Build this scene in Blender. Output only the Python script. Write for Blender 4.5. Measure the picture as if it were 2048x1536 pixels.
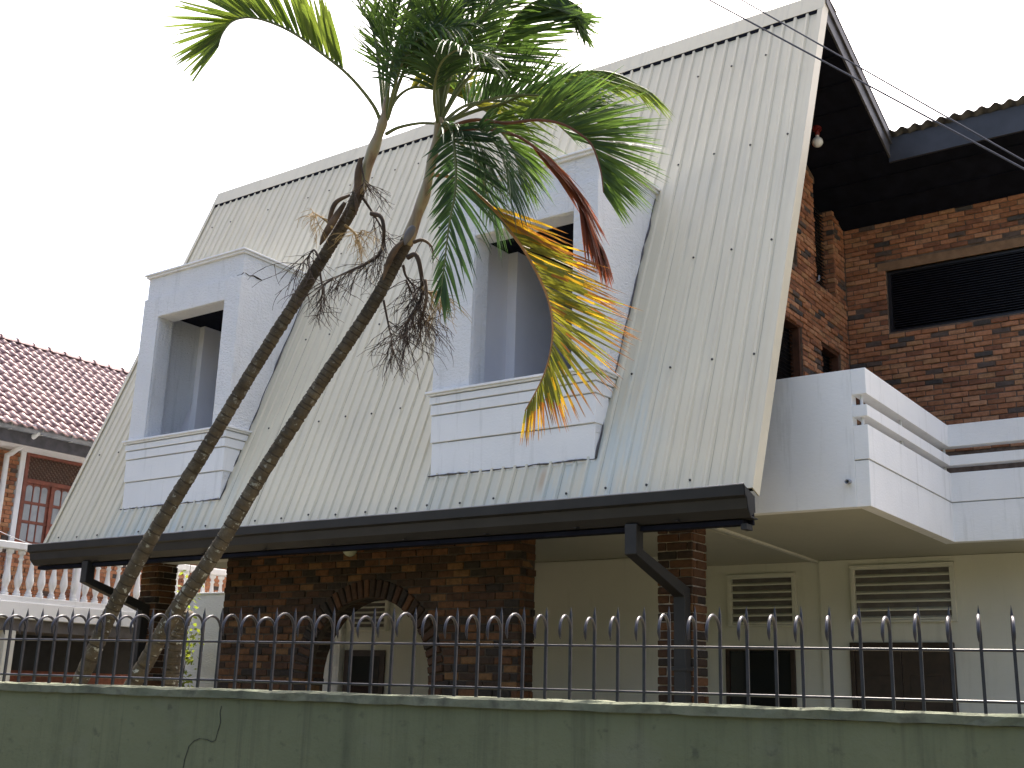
import bpy, bmesh, math, random
from mathutils import Vector, Matrix
random.seed(11)
for o in list(bpy.data.objects): bpy.data.objects.remove(o)
SC = bpy.context.scene
COL = SC.collection
R = math.radians

# ------------------------------------------------------------------ camera
FPX = 2305.78
YAW, PIT, ROL = R(36.068), R(15.131), R(1.783)
EYE = Vector((0, 0, 1.6))
FW = Vector((-math.sin(YAW)*math.cos(PIT), math.cos(YAW)*math.cos(PIT), math.sin(PIT)))
_rt = Vector((math.cos(YAW), math.sin(YAW), 0)); _up = _rt.cross(FW)
RT = _rt*math.cos(ROL)+_up*math.sin(ROL)
UP = -_rt*math.sin(ROL)+_up*math.cos(ROL)
cd = bpy.data.cameras.new('camera'); cam = bpy.data.objects.new('camera', cd); COL.objects.link(cam)
m = Matrix((RT, UP, -FW)).transposed().to_4x4(); m.translation = EYE
cam.matrix_world = m
cd.sensor_width = 36; cd.sensor_fit = 'HORIZONTAL'; cd.lens = FPX/2048*36
cd.clip_start = .05; cd.clip_end = 3000
SC.camera = cam

# ------------------------------------------------------------------ sky and sun
SUN_EL, SUN_AZ = R(59), R(-14)          # azimuth from +Y (behind the house) towards -X
W = bpy.data.worlds.new('World'); SC.world = W; W.use_nodes = True
nt = W.node_tree; bg = nt.nodes['Background']
sk = nt.nodes.new('ShaderNodeTexSky'); sk.sky_type = 'NISHITA'; sk.sun_disc = False
sk.sun_elevation = SUN_EL; sk.sun_rotation = SUN_AZ
sk.air_density = .8; sk.dust_density = 8.0; sk.ozone_density = .4
nt.links.new(sk.outputs[0], bg.inputs[0]); bg.inputs[1].default_value = 0.15
sd = bpy.data.lights.new('sun', 'SUN'); so = bpy.data.objects.new('sun', sd); COL.objects.link(so)
sd.energy = 2.6; sd.angle = R(.55); sd.color = (1, .95, .86)
SV = Vector((math.sin(SUN_AZ)*math.cos(SUN_EL), math.cos(SUN_AZ)*math.cos(SUN_EL), math.sin(SUN_EL)))
so.rotation_euler = SV.to_track_quat('Z', 'Y').to_euler(); so.location = (0, 30, 40)
vs = SC.view_settings
vs.view_transform = 'Standard'; vs.look = 'None'; vs.gamma = 1; vs.use_curve_mapping = False
vs.exposure = 1.8

# ------------------------------------------------------------------ pixel helpers (photograph px -> world)
def ray(px, py): return FW*FPX+RT*(px-1024)-UP*(py-768)
def at_depth(px, py, d): return EYE+ray(px, py)*(d/FPX)
def on_y(px, py, y):
    d = ray(px, py); return EYE+d*((y-EYE.y)/d.y)
def on_x(px, py, x):
    d = ray(px, py); return EYE+d*((x-EYE.x)/d.x)
def project(p):
    q = Vector(p)-EYE; d = q.dot(FW)
    return 1024+FPX*q.dot(RT)/d, 768-FPX*q.dot(UP)/d, d

# ------------------------------------------------------------------ materials
MAT = {}
def rgb(c): return (c[0], c[1], c[2], 1)
class NT:
    def __init__(s, name):
        s.m = bpy.data.materials.new(name); s.m.use_nodes = True
        s.t = s.m.node_tree; s.b = s.t.nodes['Principled BSDF']; s.out = s.t.nodes['Material Output']
        MAT[name] = s.m
    def n(s, typ, **kw):
        x = s.t.nodes.new('ShaderNode'+typ)
        for k, v in kw.items(): setattr(x, k, v)
        return x
    def l(s, a, b): s.t.links.new(a, b)
    def coord(s, scale=(1, 1, 1), kind='Object'):
        tc = s.n('TexCoord'); mp = s.n('Mapping'); mp.inputs['Scale'].default_value = scale
        if kind == 'World':
            g = s.n('NewGeometry'); s.l(g.outputs['Position'], mp.inputs[0])
        else: s.l(tc.outputs[kind], mp.inputs[0])
        return mp.outputs[0]
    def noise(s, vec, scale, detail=4, rough=.55):
        x = s.n('TexNoise'); x.inputs['Scale'].default_value = scale
        x.inputs['Detail'].default_value = detail; x.inputs['Roughness'].default_value = rough
        s.l(vec, x.inputs['Vector']); return x.outputs['Fac']
    def ramp(s, fac, stops):
        x = s.n('ValToRGB'); e = x.color_ramp.elements
        while len(e) < len(stops): e.new(.5)
        for i, (p, c) in enumerate(stops): e[i].position = p; e[i].color = rgb(c)
        s.l(fac, x.inputs[0]); return x.outputs[0]
    def mix(s, fac, a, b, mode='MIX'):
        x = s.n('Mix', data_type='RGBA', blend_type=mode)
        if isinstance(fac, (int, float)): x.inputs[0].default_value = fac
        else: s.l(fac, x.inputs[0])
        for sock, v in ((x.inputs[6], a), (x.inputs[7], b)):
            if isinstance(v, tuple): sock.default_value = rgb(v)
            else: s.l(v, sock)
        return x.outputs[2]
    def math(s, op, a, b=0., c=0.):
        x = s.n('Math', operation=op)
        for i, v in enumerate((a, b, c)):
            if isinstance(v, (int, float)): x.inputs[i].default_value = v
            else: s.l(v, x.inputs[i])
        return x.outputs[0]
    def maprange(s, v, a, b, c=0., d=1.):
        x = s.n('MapRange'); x.inputs[1].default_value = a; x.inputs[2].default_value = b
        x.inputs[3].default_value = c; x.inputs[4].default_value = d
        s.l(v, x.inputs[0]); return x.outputs[0]
    def bump(s, h, strength=.4, dist=.01):
        x = s.n('Bump'); x.inputs['Strength'].default_value = strength; x.inputs['Distance'].default_value = dist
        s.l(h, x.inputs['Height']); s.l(x.outputs[0], s.b.inputs['Normal'])
    def base(s, c):
        if isinstance(c, tuple): s.b.inputs['Base Color'].default_value = rgb(c)
        else: s.l(c, s.b.inputs['Base Color'])
    def set(s, rough=.6, spec=.5, metal=0.):
        s.b.inputs['Roughness'].default_value = rough; s.b.inputs['Metallic'].default_value = metal
        s.b.inputs['Specular IOR Level'].default_value = spec

def simple(name, c, var=.18, rough=.6, spec=.5, nscale=6., bump=0., bscale=60., bdist=.004):
    s = NT(name); v = s.coord(kind='World')
    f = s.noise(v, nscale, 5)
    lo = tuple(x*(1-var) for x in c); hi = tuple(min(1, x*(1+var)) for x in c)
    s.base(s.ramp(f, [(.3, lo), (.7, hi)])); s.set(rough, spec)
    if bump: s.bump(s.noise(v, bscale, 4), bump, bdist)
    return s

def plaster(name, c, stain=(.42, .43, .42), amount=.55, bscale=22, bstr=1., bdist=.03):
    s = NT(name); v = s.coord(kind='World'); vs_ = s.coord((5, 5, .45), 'World')
    big = s.noise(v, 1.3, 6, .6); streak = s.noise(vs_, 1.6, 6, .65)
    a = s.ramp(big, [(.3, tuple(x*.93 for x in c)), (.7, c)])
    sf = s.maprange(streak, .56, .78, 0, amount)
    col = s.mix(sf, a, stain)
    spk = s.maprange(s.noise(v, 55, 2), .70, .78, 0, .35)
    col = s.mix(spk, col, tuple(x*.55 for x in c))
    s.base(col); s.set(.85, .25)
    s.bump(s.noise(s.coord((1, 1, 1.9), 'World'), bscale, 5, .65), bstr, bdist)
    return s

# cream painted steel roofing: faint chalking, bluish run-off stains beside the dormers, rust
def roof_metal(name='cream_roof_metal'):
    s = NT(name)
    g = s.n('NewGeometry'); sp = s.n('SeparateXYZ'); s.l(g.outputs['Position'], sp.inputs[0])
    v = s.coord((1, 1, 1), 'World'); vst = s.coord((9, 1.2, .35), 'World')
    f = s.noise(v, .8, 6, .6); st = s.noise(vst, 1., 5, .6)
    col = s.ramp(f, [(.25, (.55, .505, .385)), (.75, (.62, .575, .44))])
    col = s.mix(s.maprange(st, .5, .75, 0, .45), col, (.42, .40, .33))
    oi = s.n('ObjectInfo'); col = s.mix(s.maprange(oi.outputs['Random'], 0, 1, 0, .14), col, (.40, .385, .32))
    dr_ = s.maprange(s.noise(s.coord((22, 3, .25), 'World'), 1., 4, .6), .60, .80, 0, .5); col = s.mix(dr_, col, (.36, .35, .29))
    # run-off stain (real discolouration of the paint): right of and below each dormer
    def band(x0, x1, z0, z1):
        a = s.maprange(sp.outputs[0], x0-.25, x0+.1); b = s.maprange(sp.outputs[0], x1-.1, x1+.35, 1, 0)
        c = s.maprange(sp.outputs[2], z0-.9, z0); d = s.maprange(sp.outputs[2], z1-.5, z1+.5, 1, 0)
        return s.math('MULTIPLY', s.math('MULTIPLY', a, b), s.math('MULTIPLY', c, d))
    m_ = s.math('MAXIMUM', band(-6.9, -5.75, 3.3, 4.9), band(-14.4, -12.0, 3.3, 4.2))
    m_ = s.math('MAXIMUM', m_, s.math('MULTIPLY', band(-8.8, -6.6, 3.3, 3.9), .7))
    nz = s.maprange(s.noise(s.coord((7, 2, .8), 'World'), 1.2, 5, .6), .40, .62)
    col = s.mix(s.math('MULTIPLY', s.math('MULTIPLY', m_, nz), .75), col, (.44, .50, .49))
    # a rust run under the big dormer
    dx = s.math('ABSOLUTE', s.math('SUBTRACT', sp.outputs[0], -6.92)); dz = s.math('ABSOLUTE', s.math('SUBTRACT', sp.outputs[2], 3.86))
    rm = s.math('MULTIPLY', s.maprange(dx, .015, .06, 1, 0), s.maprange(dz, .05, .2, 1, 0))
    col = s.mix(s.math('MULTIPLY', rm, .55), col, (.36, .22, .10))
    col = s.mix(s.maprange(s.noise(v, 70, 2), .68, .76, 0, .3), col, (.33, .32, .28))
    s.base(col); s.set(.5, .4)
    s.bump(s.noise(s.coord((3, 3, .6), 'World'), 2.2, 3), .25, .006)
    return s
roof_metal()
plaster('white_plaster', (.78, .79, .80))
plaster('smooth_white', (.78, .79, .80), bscale=20, bstr=.4, bdist=.008, amount=.55)
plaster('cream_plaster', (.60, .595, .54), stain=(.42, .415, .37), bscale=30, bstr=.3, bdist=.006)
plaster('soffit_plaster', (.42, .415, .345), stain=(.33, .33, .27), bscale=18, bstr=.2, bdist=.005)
plaster('dormer_inside', (.80, .79, .82), bscale=24, bstr=.2, bdist=.005, amount=.0)
simple('black_gutter', (.017, .016, .016), .25, .5, .35, 3)
simple('gutter_lip', (.20, .20, .22), .2, .25, .8, 3)
simple('dark_timber', (.009, .010, .0165), .3, .9, .08, 5)
simple('navy_fascia', (.034, .037, .046), .25, .45, .5, 4)
simple('barge_board', (.075, .072, .078), .4, .6, .4, 7)
simple('asbestos', (.10, .095, .09), .4, .9, .2, 5, .4, 60)
simple('iron', (.024, .022, .028), .35, .34, .5, 22, .25, 150, .0015)
simple('dark_louvre', (.016, .016, .019), .3, .4, .5, 8)
simple('brown_wood', (.085, .035, .018), .4, .5, .4, 9)
simple('dark_door', (.030, .016, .011), .35, .45, .45, 7)
simple('red_wood', (.20, .062, .038), .3, .5, .4, 9)
simple('concrete_lintel', (.25, .15, .085), .2, .85, .2, 9, .3, 50)
simple('mortar', (.16, .115, .085), .3, .95, .1, 14, .5, 70)
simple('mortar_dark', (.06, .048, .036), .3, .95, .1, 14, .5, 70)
simple('mortar_pale', (.30, .255, .21), .3, .95, .1, 14, .5, 70)
simple('screw_head', (.02, .02, .02), .2, .5, .5)
simple('pvc_white', (.72, .73, .74), .06, .4, .5, 8)
simple('pipe_grey', (.25, .27, .31), .15, .45, .5, 6)
simple('asphalt', (.048, .048, .05), .3, .95, .2, 3, .5, 90)
simple('soil', (.20, .17, .11), .35, .95, .1, 2, .5, 30)
simple('paving', (.22, .21, .185), .2, .9, .2, 2, .3, 40)
simple('cable_black', (.085, .085, .10), .1, .95, .05)
simple('cable_pale', (.55, .55, .55), .1, .5, .4)
simple('curtain', (.33, .36, .38), .15, .8, .2, 5)
simple('terracotta_ridge', (.30, .205, .21), .25, .8, .3, 6)
simple('bulb_red', (.14, .012, .01), .2, .45, .5)
simple('pot_grey', (.13, .12, .12), .2, .8, .3)
s = NT('bulb_glass'); s.base((.86, .86, .82)); s.set(.12, .6)
s = NT('globe_glass'); s.base((.34, .36, .26)); s.set(.15, .6)
s = NT('dark_glass'); s.base((.02, .022, .022)); s.set(.08, .5)
# brick tones
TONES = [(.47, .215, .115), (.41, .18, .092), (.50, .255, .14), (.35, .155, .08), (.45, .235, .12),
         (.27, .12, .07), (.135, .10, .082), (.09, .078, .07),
         (.115, .056, .027), (.088, .044, .023), (.135, .074, .034), (.062, .034, .021), (.045, .029, .02), (.034, .027, .022)]  # last row: darker copies of the brick, porch shade put into their colour
for i, c in enumerate(TONES):
    s = NT('brick_tone_%d' % i); v = s.coord(kind='World')
    a = s.ramp(s.noise(v, 15, 6, .7), [(.3, tuple(x*.62 for x in c)), (.55, c), (.8, tuple(x*1.25 for x in c))])
    s.base(a); s.set(.92, .15); s.bump(s.noise(v, 60, 4, .7), .7, .006)
BRICKS = ['brick_tone_%d' % i for i in range(14)]
PORCH_SHADE_TONES = list(range(8, 14)); PTW = [3, 4, 1.4, 4, 3, 2.5]
TW = [5, 4, 3, 4, 3, 3, 1.4, 1.0]
# roof tiles of the neighbour
TILES = []
for i, c in enumerate([(.36, .23, .22), (.31, .20, .20), (.40, .27, .255), (.26, .165, .165)]):
    s = NT('tile_tone_%d' % i); v = s.coord(kind='World')
    s.base(s.ramp(s.noise(v, 14, 5), [(.3, tuple(x*.7 for x in c)), (.7, tuple(x*1.1 for x in c))])); s.set(.55, .4)
    TILES.append('tile_tone_%d' % i)
# green street wall
s = NT('green_wall'); v = s.coord(kind='World')
g1 = s.ramp(s.noise(v, 1.1, 6, .6), [(.3, (.125, .138, .078)), (.7, (.17, .18, .102))])
st = s.maprange(s.noise(s.coord((4, 4, .5), 'World'), 1.5, 6, .65), .52, .75, 0, .6)
g1 = s.mix(st, g1, (.06, .07, .045))
drp = s.maprange(s.noise(s.coord((9, 9, .22), 'World'), 1.3, 5, .7), .55, .72, 0, .55); g1 = s.mix(drp, g1, (.065, .07, .048))
g1 = s.mix(s.maprange(s.noise(v, 2.7, 3), .58, .70, 0, .4), g1, (.17, .175, .12))
g1 = s.mix(s.maprange(s.noise(v, 18, 4), .62, .75, 0, .5), g1, (.05, .055, .042))
s.base(g1); s.set(.88, .2); s.bump(s.noise(v, 16, 7, .7), .8, .014)
s = NT('wall_coping'); v = s.coord(kind='World')
g1 = s.ramp(s.noise(v, 4, 6, .65), [(.3, (.10, .115, .075)), (.7, (.19, .195, .135))])
g1 = s.mix(s.maprange(s.noise(v, 13, 4), .5, .7, 0, .7), g1, (.06, .06, .045))
s.base(g1); s.set(.9, .2); s.bump(s.noise(v, 40, 5), .5, .01)
# palm bark
s = NT('palm_bark'); v = s.coord(kind='World')
b1 = s.ramp(s.noise(v, 7, 6, .7), [(.3, (.045, .036, .025)), (.55, (.095, .076, .052)), (.75, (.165, .142, .10))])
li = s.maprange(s.noise(v, 21, 3), .60, .66)
g = s.n('NewGeometry'); spz = s.n('SeparateXYZ'); s.l(g.outputs['Position'], spz.inputs[0])
low = s.maprange(spz.outputs[2], 1.6, 4.2, .9, .12)
b1 = s.mix(s.math('MULTIPLY', li, low), b1, (.42, .42, .36))
s.base(b1); s.set(.92, .2); s.bump(s.noise(v, 45, 5, .7), .8, .008)
s = NT('ring_scar'); s.base((.058, .046, .033)); s.set(.95, .1)
s = NT('crownshaft'); v = s.coord((14, 14, 1.5), 'World')
s.base(s.ramp(s.noise(v, 1.2, 5), [(.3, (.16, .09, .05)), (.5, (.30, .23, .13)), (.75, (.22, .25, .13))])); s.set(.45, .5)
def leaf(name, c1, c2, trans, tw=.45, rough=.5):
    s = NT(name); v = s.coord(kind='World')
    col = s.ramp(s.noise(v, 5, 3), [(.35, c1), (.65, c2)])
    s.base(col); s.set(rough, .22)
    tr = s.n('BsdfTranslucent'); s.l(s.mix(1., col, trans, 'MULTIPLY'), tr.inputs[0])
    mx = s.n('MixShader'); mx.inputs[0].default_value = tw
    s.l(s.b.outputs[0], mx.inputs[1]); s.l(tr.outputs[0], mx.inputs[2]); s.l(mx.outputs[0], s.out.inputs[0])
leaf('leaf_green', (.042, .072, .026), (.075, .12, .038), (1.9, 2.0, 1.0), .4)
leaf('leaf_dark', (.030, .055, .024), (.05, .09, .034), (1.6, 1.8, 1.1), .3)
leaf('leaf_lime', (.07, .105, .03), (.11, .145, .04), (2.0, 2.0, .9), .4)
leaf('leaf_yellow', (.48, .29, .025), (.34, .25, .035), (1.4, 1.25, .6), .42)
leaf('leaf_olive', (.11, .125, .03), (.17, .17, .036), (1.6, 1.5, .7), .4)
leaf('leaf_orange', (.28, .12, .03), (.24, .14, .045), (1.2, 1.0, .7), .35)
leaf('leaf_brown', (.13, .045, .025), (.20, .075, .04), (1.4, 1.0, .8), .3)
leaf('leaf_shrub', (.12, .17, .035), (.22, .25, .06), (1.8, 1.8, .8))
simple('rachis_green', (.12, .14, .05), .3, .45, .4, 5)
simple('rachis_orange', (.30, .15, .05), .3, .45, .4, 5)
simple('rachis_brown', (.16, .06, .03), .3, .5, .4, 5)
simple('twig_dark', (.055, .040, .032), .35, .8, .2, 12)
simple('twig_tan', (.34, .24, .11), .3, .8, .2, 12)
simple('bract_brown', (.10, .068, .045), .5, .8, .2, 9)

# ------------------------------------------------------------------ mesh building
WO = {}                                   # world origin of every object
class MB:
    def __init__(s): s.v = []; s.f = []; s.m = []
    def add(s, vs_, fs, mi=0):
        k = len(s.v); s.v += [tuple(p) for p in vs_]
        for f in fs: s.f.append(tuple(i+k for i in f)); s.m.append(mi)
        return s
    def box(s, x0, x1, y0, y1, z0, z1, mi=0):
        v = [(x, y, z) for z in (z0, z1) for y in (y0, y1) for x in (x0, x1)]
        return s.add(v, [(0, 2, 3, 1), (4, 5, 7, 6), (0, 1, 5, 4), (2, 6, 7, 3), (0, 4, 6, 2), (1, 3, 7, 5)], mi)
    def prism(s, poly, axis, a, b, mi=0):
        """poly: 2-D points; axis 'x': (y,z) extruded along x; 'y': (x,z); 'z': (x,y)"""
        def P(p, t): return {'x': (t, p[0], p[1]), 'y': (p[0], t, p[1]), 'z': (p[0], p[1], t)}[axis]
        n = len(poly); v = [P(p, a) for p in poly]+[P(p, b) for p in poly]
        f = [tuple(range(n))[::-1], tuple(range(n, 2*n))]+[(i, (i+1) % n, n+(i+1) % n, n+i) for i in range(n)]
        return s.add(v, f, mi)
    def beam(s, a, b, w, h, upv=(0, 0, 1), mi=0):
        a = Vector(a); b = Vector(b); t = (b-a).normalized(); u = Vector(upv)
        sd_ = t.cross(u).normalized(); u = sd_.cross(t)
        v = [p+sd_*(sx*w/2)+u*(sz*h/2) for p in (a, b) for sz in (-1, 1) for sx in (-1, 1)]
        return s.add(v, [(0, 1, 3, 2), (4, 6, 7, 5), (0, 4, 5, 1), (2, 3, 7, 6), (0, 2, 6, 4), (1, 5, 7, 3)], mi)
    def tube(s, pts, rad, n=8, mi=0, cap=True):
        pts = [Vector(p) for p in pts]; k0 = len(s.v); N = None
        for i, p in enumerate(pts):
            t = (pts[min(i+1, len(pts)-1)]-pts[max(i-1, 0)]).normalized()
            if N is None:
                N = t.orthogonal().normalized()
            else:
                N = (N-t*N.dot(t)); N = N.normalized() if N.length > 1e-6 else t.orthogonal().normalized()
            B = t.cross(N); r = rad[i] if isinstance(rad, (list, tuple)) else rad
            for j in range(n):
                a = 2*math.pi*j/n; s.v.append(tuple(p+N*(r*math.cos(a))+B*(r*math.sin(a))))
        for i in range(len(pts)-1):
            for j in range(n):
                a = k0+i*n+j; b = k0+i*n+(j+1) % n
                s.f.append((a, b, b+n, a+n)); s.m.append(mi)
        if cap:
            s.f.append(tuple(k0+j for j in range(n))[::-1]); s.m.append(mi)
            k = k0+(len(pts)-1)*n; s.f.append(tuple(k+j for j in range(n))); s.m.append(mi)
        return s
    def lathe(s, c, prof, n=12, mi=0):
        k0 = len(s.v); c = Vector(c)
        for r, z in prof:
            for j in range(n):
                a = 2*math.pi*j/n; s.v.append((c.x+r*math.cos(a), c.y+r*math.sin(a), c.z+z))
        for i in range(len(prof)-1):
            for j in range(n):
                a = k0+i*n+j; b = k0+i*n+(j+1) % n
                s.f.append((a, b, b+n, a+n)); s.m.append(mi)
        s.f.append(tuple(k0+j for j in range(n))[::-1]); s.m.append(mi)
        k = k0+(len(prof)-1)*n; s.f.append(tuple(k+j for j in range(n))); s.m.append(mi)
        return s
    def build(s, name, mats, parent=None, smooth=False, bevel=0., origin=None, kind=None):
        if isinstance(mats, str): mats = [mats]
        xs = [p[0] for p in s.v]; ys = [p[1] for p in s.v]; zs = [p[2] for p in s.v]
        o = Vector(origin) if origin else Vector(((min(xs)+max(xs))/2, (min(ys)+max(ys))/2, min(zs)))
        me = bpy.data.meshes.new(name)
        me.from_pydata([(p[0]-o.x, p[1]-o.y, p[2]-o.z) for p in s.v], [], s.f)
        for mm in mats: me.materials.append(MAT[mm])
        me.polygons.foreach_set('material_index', s.m)
        if smooth: me.polygons.foreach_set('use_smooth', [True]*len(s.f))
        me.update()
        ob = bpy.data.objects.new(name, me); COL.objects.link(ob)
        if bevel:
            bv = ob.modifiers.new('bevel', 'BEVEL'); bv.width = bevel; bv.segments = 2; bv.limit_method = 'ANGLE'
        put(ob, o, parent)
        if kind: ob['kind'] = kind
        return ob
def put(ob, o, parent=None):
    o = Vector(o); WO[ob.name] = o.copy()
    if parent is not None:
        ob.parent = parent; ob.location = o-WO[parent.name]
    else: ob.location = o
def thing(name, loc, label, cat, group=None):
    e = bpy.data.objects.new(name, None); COL.objects.link(e); e.empty_display_size = .2
    put(e, loc); return tag(e, label, cat, group)
def tag(o, label, cat, group=None):
    o['label'] = label; o['category'] = cat
    if group: o['group'] = group
    return o
def share(name, mesh, o, parent, mat=None, scale=None, rot=None):
    ob = bpy.data.objects.new(name, mesh); COL.objects.link(ob); put(ob, o, parent)
    if scale: ob.scale = scale
    if rot: ob.rotation_euler = rot
    if mat:
        ob.material_slots[0].link = 'OBJECT'; ob.material_slots[0].material = MAT[mat]
    return ob

# ================================================================== THE SETTING
g = MB(); g.box(-900, 900, -900, 900, -.5, 0); o = g.build('ground', 'soil'); o['kind'] = 'structure'
FA = .197257; FD = Vector((1, FA, 0)).normalized(); FN = Vector((-FA, 1, 0)).normalized()   # fence direction and inward normal
FY0 = 4.961
def fence_pt(u, off=0., z=0.):
    return Vector((0, FY0, 0))+FD*u+FN*off+Vector((0, 0, z))
def fence_sheet(name, a, b, z, mat, u0=-60, u1=60):
    g = MB(); P = [fence_pt(u0, a, z), fence_pt(u1, a, z), fence_pt(u1, b, z), fence_pt(u0, b, z)]
    Q = [p-Vector((0, 0, .1)) for p in P]
    g.add(P+Q, [(0, 1, 2, 3), (7, 6, 5, 4), (0, 4, 5, 1), (1, 5, 6, 2), (2, 6, 7, 3), (3, 7, 4, 0)])
    o = g.build(name, mat); o['kind'] = 'structure'; return o
fence_sheet('road', -11, -1.6, .006, 'asphalt')
fence_sheet('pavement', -1.6, -.2, .11, 'paving')

# unseen leafy screen added behind the camera to cut low sky light
hd = MB(); rh = random.Random(8); nu, nv = 90, 14; gv = []
def blocker_pt(i, j):
    u = -45+90*i/nu; k = j/nv
    prof_ = [(-.0, 0), (-.25, .5), (-.3, .85), (.2, 1), (1.2, 1.02), (2.1, .8), (2.2, 0)]
    q = k*(len(prof_)-1); a = min(int(q), len(prof_)-2); t = q-a
    o_ = prof_[a][0]+(prof_[a+1][0]-prof_[a][0])*t; h = prof_[a][1]+(prof_[a+1][1]-prof_[a][1])*t
    H = 5.2+1.3*math.sin(u*.37)+.7*math.sin(u*1.1+2)
    return fence_pt(u, -13.2-o_+rh.uniform(-.28, .28), h*H+(rh.uniform(-.25, .25) if h > .05 else 0))
gv = [blocker_pt(i, j) for i in range(nu+1) for j in range(nv+1)]
hd.add(gv, [(i*(nv+1)+j, (i+1)*(nv+1)+j, (i+1)*(nv+1)+j+1, i*(nv+1)+j+1) for i in range(nu) for j in range(nv)])
for _ in range(9000):
    p_ = rh.choice(gv)+Vector((rh.gauss(0, .3), rh.gauss(0, .3), rh.gauss(0, .3))); d_ = Vector((rh.gauss(0, 1), rh.gauss(0, 1), rh.gauss(0, 1))).normalized()*.22; w_ = d_.orthogonal()*.5
    hd.add([p_, p_+d_*.5+w_, p_+d_, p_+d_*.5-w_], [(0, 1, 2, 3)])
tag(hd.build('sky_blocker', 'leaf_dark'), 'unseen leafy screen added across the street to block low sky light', 'sky_blocker')

# ================================================================== THE HOUSE
house = thing('house', (-10, 13, 0), 'white house with steep cream metal roof, two dormers and brick walls', 'house')
YE, ZE, YR, ZR = 10.0, 3.567, 12.554, 10.262
XL, XR = -15.89, -4.442
SL = Vector((0, YR-YE, ZR-ZE)); SLEN = SL.length; SD = SL.normalized()
SN = Vector((0, -SD.z, SD.y))                # outward normal of the front slope
def roof_y(z): return YE+(YR-YE)*(z-ZE)/(ZR-ZE)
BK = .392                                     # back roof fall
def back_z(y): return ZR-BK*(y-YR)
D1 = (-14.338, -12.207); D2 = (-8.546, -6.298)
ZC, ZS, ZB = 7.646, 5.044, 4.074
YD = roof_y(ZB)-.01

# ---- front roof: ribbed metal sheets
front = MB()
# dark timber deck under the sheets, holed at the dormers, as bands of the slope
def slab(mb, x0, x1, t0, t1, d0, d1):
    v = []
    for d in (d0, d1):
        for t in (t0, t1):
            for x in (x0, x1):
                p = Vector((x, YE, ZE))+SD*t+SN*d; v.append(p)
    mb.add(v, [(0, 1, 3, 2), (4, 6, 7, 5), (0, 4, 5, 1), (2, 3, 7, 6), (0, 2, 6, 4), (1, 5, 7, 3)])
tB = (ZB-.02-ZE)/SD.z; tC = (ZC+.0-ZE)/SD.z
xs = [XL+.03, D1[0]+.1, D1[1]-.1, D2[0]+.1, D2[1]-.1, XR-.03]
for i in range(5):
    if i % 2 == 0: slab(front, xs[i], xs[i+1], .02, SLEN-.1, -.11, -.012)
    else:
        slab(front, xs[i], xs[i+1], .02, tB, -.11, -.012); slab(front, xs[i], xs[i+1], tC, SLEN-.1, -.11, -.012)
front = front.build('front_roof', 'dark_timber', house)
PITCH = .1585
prof = [(0, 0), (.093, 0), (.110, .021), (.138, .021), (PITCH-.003, 0)]      # pan then rib
nr = int(round((XR-XL)/PITCH)); x0r = XR-nr*PITCH
def rib_segments(xc):
    for d in (D1, D2):
        if d[0]+.2 < xc < d[1]-.2: return [(-.02, tB-.005), (tC+.005, SLEN)]
    return [(-.02, SLEN)]
per = 5; k = 0
while k < nr:
    n = min(per, nr-k); lift = random.uniform(0, .0035)
    nsegs = [len(rib_segments(x0r+j*PITCH+PITCH/2)) for j in range(k, k+n)]
    sh = MB(); top_ = MB() if min(nsegs) == 2 else sh
    for j in range(k, k+n):
        xa = x0r+j*PITCH
        for si_, (t0, t1) in enumerate(rib_segments(xa+PITCH/2)):
            L = t1-t0; ns = max(2, int(L/.5))
            pts = prof+[(PITCH+(.004 if j == k+n-1 else 0), 0)]
            vs_ = []
            for si in range(ns+1):
                t = t0+L*si/ns
                wob = .002*math.sin(j*1.7+t*1.3)+random.uniform(-.0008, .0008)
                for (px_, h) in pts:
                    vs_.append(Vector((xa+px_, YE, ZE))+SD*t+SN*(h+lift+wob))
            m_ = len(pts)
            (top_ if si_ else sh).add(vs_, [(s_*m_+i, s_*m_+i+1, (s_+1)*m_+i+1, (s_+1)*m_+i) for s_ in range(ns) for i in range(m_-1)])
    sh.build('roof_sheet', 'cream_roof_metal', front, smooth=False)
    if top_ is not sh: top_.build('roof_sheet', 'cream_roof_metal', front, smooth=False)
    k += per
# ridge flashing, verge flashings
rc = MB()
nseg = 10
for i in range(nseg):
    a = XL-.02+(XR-XL+.04)*i/nseg; b = XL-.02+(XR-XL+.04)*(i+1)/nseg
    jz = random.uniform(-.004, .004)
    pl = [Vector((0, YE, ZE))+SD*(SLEN-.27)+SN*.034, Vector((0, YE, ZE))+SD*(SLEN+.03)+SN*(.036+jz)]
    q = [(pl[0].y, pl[0].z), (pl[1].y, pl[1].z), (YR+.35, back_z(YR+.35)+.09), (YR+.35, back_z(YR+.35)+.083),
         (pl[1].y+.006, pl[1].z-.012), (pl[0].y+.004, pl[0].z-.002)]
    rc.prism(q, 'x', a, b+.004)
rc.build('ridge_flashing', 'cream_roof_metal', front)
for x, s_ in ((XR, 1), (XL, -1)):
    vf = MB()
    for (xa, xb, d0, d1) in ((x-.055*s_, x+.008*s_, .018, .032), (x-.002*s_, x+.012*s_, -.13, .0335)):
        slab(vf, min(xa, xb), max(xa, xb), -.03, SLEN-.02, d0, d1)
    vf.build('verge_flashing', 'cream_roof_metal', front)
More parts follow.
